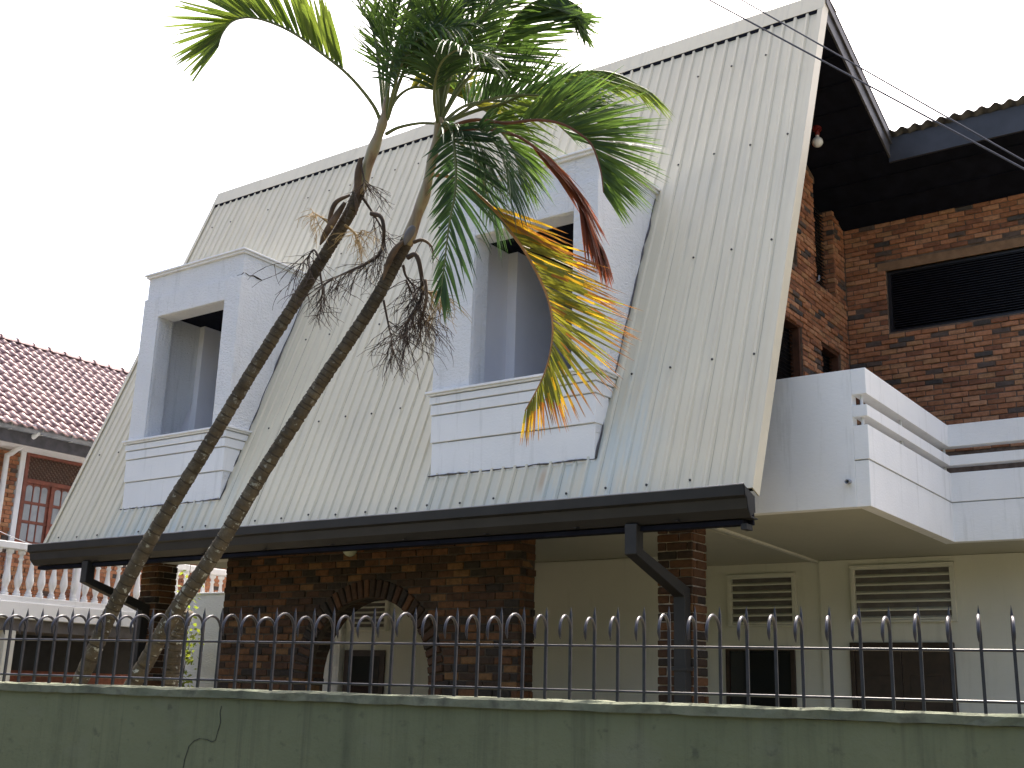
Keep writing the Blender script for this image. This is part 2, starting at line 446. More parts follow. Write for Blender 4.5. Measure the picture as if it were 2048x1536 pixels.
# screws along the purlins (dots a few pixels across)
sc = MB()
for zi, zrow in enumerate((9.45, 7.98, 6.46, 5.03, 3.66)):
    t = (zrow-ZE)/SD.z
    j = nr-2
    while j > 0:
        x = x0r+j*PITCH+.124+random.uniform(-.01, .01); j -= 3
        if any(d[0]-.05 < x < d[1]+.05 for d in (D1, D2)) and ZB < zrow < ZC: continue
        if random.random() < .12: continue
        c = Vector((x, YE, ZE))+SD*(t+random.uniform(-.02, .02))+SN*.026
        r = .0145; ux = Vector((1, 0, 0)); ring = []
        for h, rr in ((-.002, r), (.009, r*.8)):
            for a in range(6):
                an = a*math.pi/3; ring.append(c+ux*(rr*math.cos(an))+SD*(rr*math.sin(an))+SN*h)
        sc.add(ring, [(i, (i+1) % 6, 6+(i+1) % 6, 6+i) for i in range(6)]+[tuple(range(6, 12))])
sc.build('roof_screws', 'screw_head', front, kind='stuff')

# ---- back roof (corrugated, also covers the wing), barge, fascia, soffit
BX1 = .6
back = MB()
# dark boarded soffit following the fall
def back_slab(mb, x0, x1, y0, y1, d0, d1, mi=0):
    v = [(x, y, back_z(y)+d) for d in (d0, d1) for y in (y0, y1) for x in (x0, x1)]
    mb.add(v, [(0, 2, 3, 1), (4, 5, 7, 6), (0, 1, 5, 4), (2, 6, 7, 3), (0, 4, 6, 2), (1, 3, 7, 5)], mi)
back_slab(back, XL+.03, XR-.035, YR-.12, 21, -.33, -.27)
back_slab(back, XR-.035, BX1, 14.95, 21, -.33, -.27)
back = back.build('back_roof', 'dark_timber', house)
wv = .177; st = wv/8
def corrugated(x0, x1, y0, y1):
    mb = MB(); n = int((x1-x0)/st); ny = 6
    for layer in (0, 1):
        vs_ = []
        for iy in range(ny+1):
            y = y0+(y1-y0)*iy/ny
            for i in range(n+1):
                x = x0+i*st; vs_.append((x, y, back_z(y)+.026*math.cos(2*math.pi*x/wv)+.0-(.012 if layer else 0)))
        mb.add(vs_, [(r*(n+1)+i, r*(n+1)+i+1, (r+1)*(n+1)+i+1, (r+1)*(n+1)+i) for r in range(ny) for i in range(n)])
    # front edge strip closes the thickness
    e = []
    for i in range(n+1):
        x = x0+i*st; z = back_z(y0)+.026*math.cos(2*math.pi*x/wv); e += [(x, y0, z), (x, y0, z-.012)]
    mb.add(e, [(2*i, 2*i+1, 2*i+3, 2*i+2) for i in range(n)])
    return mb
xx = XL
while xx < XR-.1:
    corrugated(xx, min(xx+wv*12, XR+.03)+st, YR+.05, 21).build('corrugated_sheet', 'asbestos', back, smooth=True); xx += wv*12
xx = XR+.03
while xx < BX1:
    corrugated(xx, xx+wv*6+st, 14.82, 21).build('corrugated_sheet', 'asbestos', back, smooth=True); xx += wv*6
b = MB()
yb0, yb1 = YR-.02, 14.93
b.prism([(yb0, back_z(yb0)-.03), (yb1, back_z(yb1)-.03), (yb1, back_z(yb1)-.33), (yb0, back_z(yb0)-.33)], 'x', XR-.03, XR-.002)
b.prism([(yb0, back_z(yb0)+.03), (yb1, back_z(yb1)+.03), (yb1, back_z(yb1)-.13), (yb0, back_z(yb0)-.13)], 'x', XR-.0, XR+.028)
b.build('barge_board', 'barge_board', back, bevel=.004)
b = MB(); b.box(XR-.03, BX1, 14.905, 14.945, back_z(14.9)-.40, back_z(14.9)-.028)
b.build('fascia', 'navy_fascia', back, bevel=.004)
# soffit battens: faint board lines
b = MB()
for i in range(9):
    y = 13.1+i*.42
    x1 = XR-.05 if y < 14.95 else BX1
    v = back_z(y)-.333
    b.box(-5.55, x1, y-.02, y+.02, v-.012, v+.004)
b.build('soffit_batten', 'dark_timber', back)

# ---- dormers
def dormer(xa, xb, op, label):
    """op: opening x0,x1,z0,z1"""
    ox0, ox1, oz0, oz1 = op
    d = MB()
    yb = roof_y(ZC)+.12; th = .24
    # cheek walls (behind the roof plane below): wedge prisms in (y,z)
    for x0, x1 in ((xa, xa+th), (xb-th, xb)):
        d.prism([(YD, ZB+.25), (YD+.3, ZB+.25), (yb, ZC-.1), (yb, ZC-.06), (YD, ZC-.06)], 'x', x0, x1)
    # front piers, head and apron
    d.box(xa+.001, ox0, YD+.001, YD+.26, ZS-.3, ZC-.06)
    d.box(ox1, xb-.001, YD+.001, YD+.26, ZS-.3, ZC-.06)
    d.box(ox0, ox1, YD+.001, YD+.26, oz1, ZC-.06)
    d.box(xa+.02, xb-.02, YD+.02, roof_y(ZS)+.1, ZB-.12, ZS-.06)
    D = d.build('dormer', 'white_plaster', house, bevel=.008)
    D['label'] = label
    # surround, slightly proud below the frieze
    e = MB(); p = .028; zf = ZC-.40
    for x0, x1 in ((xa-.025, ox0-.006), (ox1+.006, xb+.012)):
        e.box(x0, x1, YD-p, YD+.06, ZS-.05, zf)
    e.box(ox0-.006, ox1+.006, YD-p+.001, YD+.06, oz1+.006, zf-.001)
    e.build('surround', 'white_plaster', D, bevel=.01)
    # cornice
    e = MB()
    e.box(xa-.03, xb+.03, YD-.035, yb+.02, ZC-.062, ZC-.028); e.box(xa-.055, xb+.055, YD-.06, yb+.03, ZC-.028, ZC)
    e.build('cornice', 'smooth_white', D, bevel=.006)
    # sill mouldings: stepped bands wrapped round the apron
    H = ZS-ZB
    lev = [(0., .03, .075), (.03, .065, .052), (.065, .165, .035), (.165, .30, .022), (.30, .64, .010), (.64, 1.09, -.004)]
    for i, (a, b2, pr_) in enumerate(lev):
        z1 = ZS-a*H; z0 = ZS-b2*H
        e = MB()
        yback = roof_y(z0)+.10
        e.box(xa-pr_, xb+pr_, YD-pr_-.02, max(yback, YD+.12), z0+(.008 if i not in (0, 5) else 0), z1-(.004 if i > 1 else 0))
        e.build('sill_moulding' if i < 2 else 'apron_band', 'smooth_white', D, bevel=.005)
    # inside: floor, side walls with a pier, dark boarded ceiling, dark back
    e = MB(); ix0 = ox0-.14
    e.box(ix0-.1, ix0, YD+.26, YD+.85, ZS-.4, oz1+.12)
    e.box(ix0-.1, ix0+.14, YD+.85, YD+2.6, ZS-.4, oz1+.12)
    e.build('inner_wall', 'dormer_inside', D)
    e = MB(); e.box(ox1+.10, ox1+.2, YD+.26, YD+2.6, ZS-.4, oz1+.12)
    e.build('inner_wall', 'dormer_inside', D)
    e = MB(); e.box(ix0, ox1+.1, YD+.26, YD+2.6, ZS-.35, ZS-.15); e.build('inner_floor', 'dormer_inside', D)
    e = MB(); e.box(ix0-.1, ox1+.2, YD+.262, YD+2.6, oz1+.10, oz1+.16)
    e.build('inner_ceiling', 'dark_timber', D)
    e = MB(); e.box(ix0+.14, ox1+.10, YD+2.5, YD+2.58, ZS-.4, oz1+.1); e.build('inner_door', 'dark_door', D)
    # rough cement flashing where the side meets the roof
    e = MB(); pts = []; rr = []
    for i in range(26):
        z = ZB-.03+(ZC-.1-ZB)*i/25
        pts.append(Vector((xb+.004+random.uniform(-.010, .012), roof_y(z)-.01, z))+SN*random.uniform(-.004, .012)); rr.append(random.uniform(.003, .014))
    e.tube(pts, rr, 5)
    e.build('edge_sealant', 'barge_board', D, smooth=True)
    e = MB(); pts = []; rr = []
    for i in range(30):
        x = xa-.02+(xb-xa+.04)*i/29; z = ZB-.045
        pts.append(Vector((x, roof_y(z), z))+SN*random.uniform(.010, .03)); rr.append(random.uniform(.004, .013))
    e.tube(pts, rr, 5); e.build('edge_sealant', 'barge_board', D, smooth=True)
    return D
dm1 = dormer(*D1, (-13.99, -12.518, ZS-.02, 6.915), 'dormer beyond the two leaning trunks')
dm2 = dormer(*D2, (-8.01, -6.617, ZS-.02, 6.92), 'dormer with the yellow frond hanging before it')
# crack and clinging cable on the farther dormer
e = MB(); pts = [on_y(458+i*6, 560-i*2.6+random.uniform(-2, 2), YD-.003) for i in range(6)]
e.tube(pts, [.010, .016, .008, .012, .007, .005], 5)
sx = D1[1]+.004
e.tube([on_x(491+i*8, 547+i*3.0+random.uniform(-1.5, 1.5), sx) for i in range(5)], [.006, .005, .009, .014, .006], 5)
e.build('crack', 'twig_dark', dm1, smooth=True)

# ---- eave gutter and fascia
gx0, gx1 = -15.93, -4.425
gp = [(9.752, 3.548), (9.760, 3.555), (9.770, 3.548), (9.775, 3.462), (9.815, 3.445), (9.835, 3.345), (9.90, 3.278),
      (10.05, 3.270), (10.05, 3.258), (9.895, 3.262), (9.822, 3.335), (9.803, 3.432), (9.758, 3.452)]
e = MB(); e.prism(gp, 'x', gx0, gx1); gut = e.build('gutter', 'black_gutter', house)
e = MB()
for x in (gx0, gx1-.012):
    e.prism([(9.752, 3.55), (9.99, 3.47), (10.0, 3.32), (9.97, 3.31), (9.9, 3.27), (9.82, 3.34), (9.80, 3.44), (9.757, 3.455)], 'x', x, x+.012)
e.build('gutter_end', 'black_gutter', gut)
e = MB(); n = 24
pts = [Vector((gx0+(gx1-gx0)*i/n, 9.757, 3.553+random.uniform(-.003, .003))) for i in range(n+1)]
e.tube(pts, .0075, 6); e.build('gutter_lip', 'gutter_lip', gut, smooth=True)
e = MB(); e.box(gx0+.03, gx1-.05, 10.052, 10.09, 3.215, 3.50); e.box(gx0+.05, gx1-.1, 9.93, 10.05, 3.205, 3.252)
e.build('eave_board', 'dark_timber', house, bevel=.004)
e = MB(); e.box(gx1-.12, gx1-.06, 9.93, 10.06, 3.16, 3.215); e.build('board_end', 'black_gutter', house)
# brackets
for x in [gx0+.4+i*1.15 for i in range(10)]:
    e = MB(); e.box(x, x+.03, 9.83, 9.95, 3.262, 3.268); e.build('gutter_bracket', 'black_gutter', gut)
def downpipe(x, w, ytop, yback, z0, z1, ztop):
    e = MB(); hw = w/2; d = .07
    e.box(x-hw, x+hw, ytop-d, ytop+d, z0, ztop)
    P = e.build('downpipe', 'black_gutter', house, bevel=.008)
    e = MB()
    e.prism([(ytop-d, z0+.002), (ytop+d, z0+.06), (yback+.04, z1+.12), (yback+.04, z1-.02)], 'x', x-hw+.003, x+hw-.003)
    e.build('pipe_elbow', 'black_gutter', P, bevel=.006)
    e = MB(); e.box(x-hw, x+hw, yback-.10, yback+.035, 0, z1+.08); e.build('pipe_drop', 'black_gutter', P, bevel=.008)
    for zc in (.9, 1.9):
        e = MB(); e.box(x-hw-.02, x+hw+.02, yback-.115, yback+.03, zc, zc+.04); e.build('pipe_clip', 'black_gutter', P)
downpipe(-5.68, .135, 9.92, 10.96, 2.97, 2.62, 3.27)
downpipe(-14.60, .135, 9.92, 10.96, 2.97, 2.62, 3.27)

# ---- brickwork ------------------------------------------------------
def bevelled(seed):
    rnd = random.Random(seed); bm = bmesh.new(); bmesh.ops.create_cube(bm, size=1)
    for v in bm.verts:
        v.co.x *= .223; v.co.y *= .07; v.co.z *= .066
        v.co += Vector((rnd.uniform(-.004, .004), rnd.uniform(-.003, .003), rnd.uniform(-.0035, .0035)))
    bmesh.ops.bevel(bm, geom=bm.edges[:], offset=.007, segments=1, affect='EDGES')
    vs_ = [tuple(v.co) for v in bm.verts]
    bm.verts.index_update(); fs = [tuple(v.index for v in f.verts) for f in bm.faces]; bm.free()
    return vs_, fs
BV = [bevelled(i) for i in range(5)]
BMESH = {}
def brick_mesh(k, axis):
    key = (k, axis)
    if key not in BMESH:
        vs_, fs = BV[k]; me = bpy.data.meshes.new('brick')
        me.from_pydata(vs_ if axis == 'x' else [(-p[1], p[0], p[2]) for p in vs_], [], fs); me.materials.append(MAT['brick_tone_0'])
        BMESH[key] = me
    return BMESH[key]
BRK = []      # (area, wall, centre, (sx,sy,sz), axis, variant, tone)
def lay(wall, axis, plane, sign, u0, u1, z0, z1, ch, bl, holes=None, zmax=None, proud=(.004, .028), bond=.5, porch=False):
    """courses of bricks; axis of the course 'x' or 'y'; face looks along sign on the other axis"""
    n = int(round((z1-z0)/ch)); mort = .015 if porch else .0135
    for c in range(n):
        za = z0+c*ch; zc = za+ch/2
        iv = [(u0, u1)]
        for (a, b2) in (holes(zc) if holes else []):
            nv = []
            for (p, q) in iv:
                if b2 <= p or a >= q: nv.append((p, q)); continue
                if a > p: nv.append((p, a))
                if b2 < q: nv.append((b2, q))
            iv = nv
        off = (c % 2)*bl*bond+random.uniform(-.02, .02)
        for (p, q) in iv:
            cuts = [p]; k = math.ceil((p-u0-off)/bl)
            while u0+off+k*bl < q-.05:
                t = u0+off+k*bl
                if t > p+.06: cuts.append(t)
                k += 1
            cuts.append(q)
            for a, b2 in zip(cuts, cuts[1:]):
                L = b2-a-mort+random.uniform(-.004, .004); uc = (a+b2)/2+random.uniform(-.003, .003)
                if L < .03: continue
                if zmax and zc+ch/2 > zmax(uc): continue
                pr_ = random.uniform(*proud); h = ch-mort+random.uniform(-.004, .003)
                oc = plane+sign*(pr_-.035)
                ctr = Vector((uc, oc, zc)) if axis == 'x' else Vector((oc, uc, zc))
                ctr.z += random.uniform(-.002, .002)
                x1, y1, _ = project(ctr)
                da = Vector((L/2, 0, 0)) if axis == 'x' else Vector((0, L/2, 0))
                pa = project(ctr-da); pb = project(ctr+da); pz = project(ctr+Vector((0, 0, h)))
                area = abs(pb[0]-pa[0])*abs(pz[1]-y1)
                if not (0 < x1 < 2048 and 0 < y1 < 1410): area = 0
                tone = random.choices(PORCH_SHADE_TONES, PTW)[0] if porch else random.choices(range(8), TW)[0]
                BRK.append((area, wall, ctr, (L/.223, 1., h/.066), axis, random.randrange(5), tone))
# upper wing wall (faces the street)
YW, XG = 16.05, -5.57
win = (-4.955, -1.2, 6.84, 7.785)
wg = MB()
wg.box(XG-.2, win[0], YW, YW+.25, 3.3, 8.60); wg.box(win[0], BX1-.3, YW, YW+.25, 3.3, win[2]); wg.box(win[0], BX1-.3, YW, YW+.25, win[3], 8.60)
wg = wg.build('wing_wall', 'mortar', house)
lay(wg, 'x', YW, -1, XG+.015, -1.0, 5.0, 8.63, .0757, .235,
    lambda z: [(win[0]-.0, 9)] if win[2] < z < win[3]+.145 else [], lambda u: 8.60)
e = MB(); e.box(win[0]-.12, -.9, YW-.02, YW+.1, win[3], win[3]+.135); e.build('lintel', 'concrete_lintel', wg, bevel=.006)
e = MB()
e.box(win[0], win[0]+.05, YW+.04, YW+.12, win[2], win[3]); e.box(win[0]+.05, -.9, YW+.04, YW+.12, win[2], win[2]+.04); e.box(win[0]+.05, -.9, YW+.04, YW+.12, win[3]-.04, win[3])
for x in (-2.9,): e.box(x, x+.03, YW+.041, YW+.119, win[2]+.04, win[3]-.04)
wf = e.build('window_grille', 'dark_louvre', wg)
e = MB()
for i in range(24):
    z = win[2]+.05+i*.0365
    e.prism([(YW+.050, z), (YW+.088, z+.022), (YW+.088, z+.027), (YW+.050, z+.005)], 'x', win[0]+.05, -.9)
e.build('grille_bars', 'dark_louvre', wf, kind='stuff')
e = MB(); e.box(win[0], -.9, YW+.16, YW+.2, win[2], win[3]); e.build('window_back', 'dark_timber', wf)
# gable wall (faces the balcony)
gops = [(12.9, 14.16, 7.38, 8.95), (14.85, 15.60, 7.36, 8.9), (13.2, 14.24, 4.0, 6.55), (14.94, 15.70, 4.0, 6.52)]
def gz(y): return min(back_z(y)-.335, (ZE+(y-YE)/(YR-YE)*(ZR-ZE))-.35)
gw = MB()
ycuts = sorted({10.6, 11.2, 11.8, 12.4, YW} | {o_[0] for o_ in gops} | {o_[1] for o_ in gops})
for a, b2 in zip(ycuts, ycuts[1:]):
    mid = (a+b2)/2; ops = sorted([(o_[2], o_[3]) for o_ in gops if o_[0]-1e-6 <= a and b2 <= o_[1]+1e-6])
    z = 3.58
    def piece(z0, z1a, z1b):
        gw.prism([(a, z0), (b2, z0), (b2, z1b), (a, z1a)], 'x', XG-.22, XG)
    for (p, q) in ops:
        q_ = min(q, gz(a), gz(b2))
        if p > z: piece(z, p, p)
        z = q
    if gz(a) > z+.02 and gz(b2) > z+.02: piece(z, gz(a), gz(b2))
gw = gw.build('gable_wall', 'mortar', house)
lay(gw, 'x', 15.60, -1, XG-.2, XG+.02, 7.36, 8.72, .0757, .235)
lay(gw, 'y', XG, 1, 12.4, YW-.02, 5.0, 9.4, .0757, .235,
    lambda z: [(o_[0], o_[1]) for o_ in gops if o_[2] < z < o_[3]], lambda u: gz(u)-.02)
for i, (a, b2, p, q) in enumerate(gops):
    e = MB(); q = min(q, gz(b2), gz(a))
    e.box(XG-.20, XG-.18, a, b2, p, q); lv = e.build('louvre_panel', 'dark_louvre', gw)
    e = MB(); z = p+.03
    while z < q-.04:
        e.prism([(XG-.15, z+.025), (XG-.11, z), (XG-.106, z+.004), (XG-.146, z+.029)], 'y', a+.05, b2-.05); z += .055
    e.build('louvre_slats', 'dark_louvre', lv, kind='stuff')
    if i >= 2:
        e = MB()
        e.box(XG-.16, XG-.02, b2-.05, b2-.001, p, q); e.box(XG-.16, XG-.02, a+.001, a+.05, p, q); e.box(XG-.16, XG-.02, a+.05, b2-.05, q-.05, q)
        e.build('frame', 'brown_wood', lv, bevel=.004)
e = MB(); e.box(XG-.16, XG+.004, 14.245, 14.40, 4.0, 6.56); e.build('door_frame', 'brown_wood', gw, bevel=.004)
e = MB(); e.tube([(XG+.0, 14.83, 7.36), (XG+.05, 14.83, 7.37), (XG+.055, 14.83, 7.44)], .016, 6); e.build('hook', 'pipe_grey', gw, smooth=True)

# ---- porch: arch wall, columns
YP = 11.0
AX0, AX1 = -12.90, -7.812; ARC = (-10.13, 1.72, 1.03); TH = .30
aw = MB()
# backing with arched hole: strips along x
def arch_top(x):
    d = ARC[2]**2-(x-ARC[0])**2
    return ARC[1]+math.sqrt(max(0, d))
xa = [AX0, ARC[0]-ARC[2]]+[ARC[0]-ARC[2]*math.cos(math.pi*i/20) for i in range(1, 20)]+[ARC[0]+ARC[2], AX1]
for a, b2 in zip(xa, xa[1:]):
    if b2 <= ARC[0]-ARC[2]+1e-6 or a >= ARC[0]+ARC[2]-1e-6: aw.box(a, b2, YP, YP+TH, 0, 3.5)
    else: aw.prism([(a, arch_top(a)), (b2, arch_top(b2)), (b2, 3.5), (a, 3.5)], 'y', YP, YP+TH)
aw = aw.build('arch_wall', 'mortar_dark', house)
def arch_hole(z):
    r = ARC[2]+.235; d = z-ARC[1]
    if d < 0: return [(ARC[0]-ARC[2], ARC[0]+ARC[2])]
    if d < r: return [(ARC[0]-math.sqrt(r*r-d*d), ARC[0]+math.sqrt(r*r-d*d))]
    return []
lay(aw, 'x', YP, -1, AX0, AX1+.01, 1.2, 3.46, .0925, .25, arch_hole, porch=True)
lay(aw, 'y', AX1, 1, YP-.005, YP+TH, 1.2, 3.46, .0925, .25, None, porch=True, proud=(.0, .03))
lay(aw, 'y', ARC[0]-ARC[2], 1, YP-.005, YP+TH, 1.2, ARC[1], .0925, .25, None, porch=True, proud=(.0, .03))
na = 34
for i in range(na):
    an = math.pi*(i+.5)/na; r = ARC[2]+.115
    c = Vector((ARC[0]+r*math.cos(an), YP-random.uniform(.0, .012)+.02, ARC[1]+r*math.sin(an)))
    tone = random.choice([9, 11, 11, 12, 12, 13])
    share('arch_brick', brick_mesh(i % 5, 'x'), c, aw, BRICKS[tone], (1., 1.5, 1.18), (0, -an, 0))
for i in range(na):   # soffit of the arch
    an = math.pi*(i+.5)/na; r = ARC[2]+.03
    c = Vector((ARC[0]+r*math.cos(an), YP+.19, ARC[1]+r*math.sin(an)))
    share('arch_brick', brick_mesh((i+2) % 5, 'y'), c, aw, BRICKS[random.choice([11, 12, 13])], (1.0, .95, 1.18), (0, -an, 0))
# brick plinth edge pieces left of arch are in the courses
def column(x0, x1, y0, y1, ztop):
    c = MB(); c.box(x0+.012, x1-.012, y0+.012, y1-.012, 0, ztop)
    c = c.build('brick_column', 'mortar_pale', house)
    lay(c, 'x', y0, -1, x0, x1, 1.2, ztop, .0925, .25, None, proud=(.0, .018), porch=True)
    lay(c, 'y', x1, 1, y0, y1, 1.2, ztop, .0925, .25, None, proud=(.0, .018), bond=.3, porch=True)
column(-6.01, -5.585, 11.0, 11.30, 3.50)
column(-14.83, -14.42, 11.0, 11.34, 3.40)
# choose the bricks that show largest as single parts; join the others per wall
BRK.sort(key=lambda t: -t[0])
for (area, wall, ctr, sc_, ax, k, tone) in BRK[:300]:
    share('brick', brick_mesh(k, ax), ctr, wall, BRICKS[tone], sc_ if ax == 'x' else (sc_[1], sc_[0], sc_[2]))
rest = {}
for (area, wall, ctr, sc_, ax, k, tone) in BRK[300:]:
    mb = rest.setdefault(wall.name, (wall, MB()))[1]
    vs_, fs = BV[k]
    if ax == 'x': P = [(ctr.x+p[0]*sc_[0], ctr.y+p[1], ctr.z+p[2]*sc_[2]) for p in vs_]
    else: P = [(ctr.x-p[1], ctr.y+p[0]*sc_[0], ctr.z+p[2]*sc_[2]) for p in vs_]
    mb.add(P, fs, tone)
for wall, mb in rest.values(): mb.build('brickwork', BRICKS, wall, kind='stuff')

# ---- porch ceiling, entrance walls, ground floor wall under the balcony
SZ = 3.509
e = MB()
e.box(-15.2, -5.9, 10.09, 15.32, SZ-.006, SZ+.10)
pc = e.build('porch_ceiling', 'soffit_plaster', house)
e = MB(); e.box(-15.1, -12.9, 10.95, 11.30, 3.36, SZ-.008); e.build('porch_beam', 'cream_plaster', house, bevel=.01)
e = MB(); e.box(-7.8, -6.0, 10.98, 11.28, 3.42, SZ-.008); e.build('porch_beam', 'cream_plaster', house, bevel=.01)
YN = 14.0
e = MB(); e.box(-14.7, -7.6, YN, YN+.2, 0, SZ-.008); e.box(-7.8, -7.601, YN+.2, 15.3, 0, SZ-.008)
ew = e.build('entrance_wall', 'cream_plaster', house, bevel=.02)
def vent(parent, x0, x1, z0, z1, y, n, mat='cream_plaster'):
    e = MB(); f = .06
    e.box(x0-f, x1+f, y-.06, y-.002, z1, z1+f); e.box(x0-f, x1+f, y-.06, y-.002, z0-f*.5, z0)
    e.box(x0-f, x0, y-.059, y-.002, z0, z1); e.box(x1, x1+f, y-.059, y-.002, z0, z1)
    V = e.build('vent', mat, parent, bevel=.006)
    e = MB(); e.box(x0, x1, y-.006, y-.003, z0, z1); e.build('vent_back', 'pot_grey', V)
    h = (z1-z0)/n
    for i in range(n):
        z = z0+i*h
        e = MB(); e.prism([(y-.055, z+.004), (y-.010, z+h*.34), (y-.010, z+h*.34+.012), (y-.055, z+.024)], 'x', x0+.001, x1-.001); e.build('vent_slat', mat, V)
    return V
vent(ew, -13.24, -12.52, 2.56, 3.05, YN, 6)
e = MB(); e.box(-13.36, -12.49, YN-.03, YN-.002, .4, 2.235); dw = e.build('door', 'dark_door', ew, bevel=.006)
e = MB(); e.box(-13.26, -12.59, YN-.034, YN-.031, .6, 2.14); e.build('pane', 'dark_glass', dw)
YG = 15.3
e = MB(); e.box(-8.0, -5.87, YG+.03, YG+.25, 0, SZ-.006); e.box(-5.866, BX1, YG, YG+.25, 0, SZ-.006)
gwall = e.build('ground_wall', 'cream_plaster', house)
vent(gwall, -7.16, -6.26, 2.66, 3.30, YG+.03, 6)
vent(gwall, -5.36, -4.13, 2.70, 3.36, YG, 6)
def door(parent, x0, x1, ztop, y, leaves):
    e = MB(); f = .06
    e.box(x0, x0+f, y-.05, y-.002, 0.2, ztop); e.box(x1-f, x1, y-.05, y-.002, .2, ztop); e.box(x0+f, x1-f, y-.05, y-.002, ztop-f, ztop)
    Dr = e.build('door', 'dark_door', parent, bevel=.005)
    w = (x1-x0-2*f)/leaves
    for i in range(leaves):
        a = x0+f+i*w
        e = MB(); e.box(a+.003, a+w-.003, y-.028, y-.004, .2, ztop-f-.004)
        if leaves > 1:
            for zz in (.35, 1.0, 1.55):
                e.box(a+.10, a+w-.10, y-.036, y-.027, zz, zz+.45)
        e.build('door_leaf', 'dark_door' if leaves > 1 else 'dark_glass', Dr, bevel=.006)
door(gwall, -7.27, -6.25, 2.365, YG+.03, 1)
door(gwall, -5.47, -4.135, 2.415, YG, 2)

# ---- balcony: slab, parapets with two slots
PX, PY, QY = -3.69, 11.087, 13.97
ZP = 4.899
e = MB()
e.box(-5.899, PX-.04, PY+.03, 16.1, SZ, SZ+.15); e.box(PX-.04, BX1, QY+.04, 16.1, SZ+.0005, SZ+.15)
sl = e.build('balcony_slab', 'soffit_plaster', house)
e = MB(); e.beam((-5.69, 11.31, SZ-.012), (-5.90, 15.32, SZ-.012), .055, .03); e.build('ceiling_joint', 'cream_plaster', sl)
T = .15
za = [(3.495, 3.955), (3.965, 4.312), (4.401, 4.520), (4.631, ZP)]   # lower wall (recessed), upper wall, rail, top rail
bal = MB(); bal.box(-5.72, PX-T, PY, PY+.13, 3.495, ZP)
bal = bal.build('balcony', 'smooth_white', house, bevel=.003)
for i, (a, b2) in enumerate(za):
    ins = .010 if i == 0 else 0.
    e = MB()
    # L-shaped run: side then wing parapet
    poly = [(PX-T+.001, PY+ins+.001), (PX-ins, PY+ins+.001), (PX-ins, QY+ins), (BX1, QY+ins), (BX1, QY+T), (PX-T+.001, QY+T)]
    e.prism(poly[::-1], 'z', a, b2)
    e.build(['parapet', 'parapet', 'parapet_rail', 'parapet_top'][i], 'smooth_white', bal, bevel=.004)
e = MB(); e.prism([(PX-T+.03, PY+.03), (PX-.02, PY+.03), (PX-.02, QY+.03), (BX1, QY+.03), (BX1, QY+T-.03), (PX-T+.03, QY+T-.03)][::-1], 'z', 3.94, 3.98)
e.build('parapet_joint', 'pipe_grey', bal)
for (x, y) in [(PX-.075, PY+.08), (PX-.075, 12.4), (PX-.075, QY+.07), (-2.2, QY+.075), (-.8, QY+.075)]:
    for (a, b2) in ((4.305, 4.41), (4.512, 4.64)):
        e = MB(); e.tube([(x, y, a), (x, y, b2)], .016, 8); e.build('rail_post', 'pvc_white', bal, smooth=True)
e = MB(); c = Vector((-3.90, PY, 3.75))
ring = []
for rr, yy in ((.024, .03), (.024, -.075), (.018, -.075), (.018, -.0)):
    for j in range(10):
        a = 2*math.pi*j/10; ring.append(c+Vector((rr*math.cos(a), yy, rr*math.sin(a)-yy*-.15)))
e.add(ring, [(i*10+j, i*10+(j+1) % 10, (i+1)*10+(j+1) % 10, (i+1)*10+j) for i in range(3) for j in range(10)]+[tuple(range(30, 40))])
e.build('drain_spout', 'pipe_grey', bal, smooth=True)

# ---- hidden body of the house so that rooms are dark and walls carry the roof
e = MB()
e.box(-15.1, -14.9, 12.3, 20.6, 3.6, 8.0)
e.prism([(11.2, 3.6), (20.6, 3.6), (20.6, back_z(20.6)-.34), (12.9, back_z(12.9)-.34), (12.45, 9.4)], 'x', -15.3, -15.101)
e.box(-15.1, BX1, 20.4, 20.6, 0, back_z(20.6)-.34)
e.box(BX1-.29, BX1-.05, 16.3, 20.4, 0, back_z(20.4)-.34)
e.build('rear_wall', 'white_plaster', house)
e = MB(); e.box(-15.25, -5.9, 11.32, 20.4, SZ+.11, SZ+.25); e.build('upper_floor', 'dark_timber', house)

# ================================================================== LAMPS on the house
_d = ray(1634, 258); _t = (ZR-.335+BK*YR-EYE.z)/(_d.z+BK*_d.y); _lp = EYE+_d*_t
lp = thing('bulb_lamp', _lp, 'bare white bulb in red holder under the dark gable overhang', 'lamp')
c = WO[lp.name]
e = MB(); e.lathe(c+Vector((0, 0, -.02)), [(.065, 0), (.065, .05)], 12); e.build('ceiling_rose', 'bulb_red', lp, smooth=False)
e = MB(); e.lathe(c+Vector((0, 0, -.10)), [(.026, 0), (.034, .02), (.034, .07), (.03, .09)], 12); e.build('holder', 'bulb_red', lp, smooth=True)
bc = c+Vector((0, 0, -.20))
e = MB(); pr_ = []
for i in range(12):
    a = math.pi*i/11; pr_.append((.075*math.sin(a)+.001, -.075*math.cos(a)))
e.lathe(bc, pr_, 16); e.lathe(bc, [(.03, .04), (.024, .10), (.02, .12)], 12); e.build('bulb', 'bulb_glass', lp, smooth=True)
lp = thing('globe_lamp', (-10.35, 10.8, SZ-.26), 'small greenish glass globe lamp under the front eave above the arch', 'lamp')
c = WO[lp.name]
e = MB(); e.lathe(c+Vector((0, 0, .19)), [(.07, 0), (.07, .062)], 14); e.build('lamp_base', 'black_gutter', lp)
e = MB(); e.lathe(c+Vector((0, 0, .10)), [(.095*math.sin(math.pi*i/10)+.001, -.095*math.cos(math.pi*i/10)) for i in range(11)], 16)
e.build('lamp_globe', 'globe_glass', lp, smooth=True)

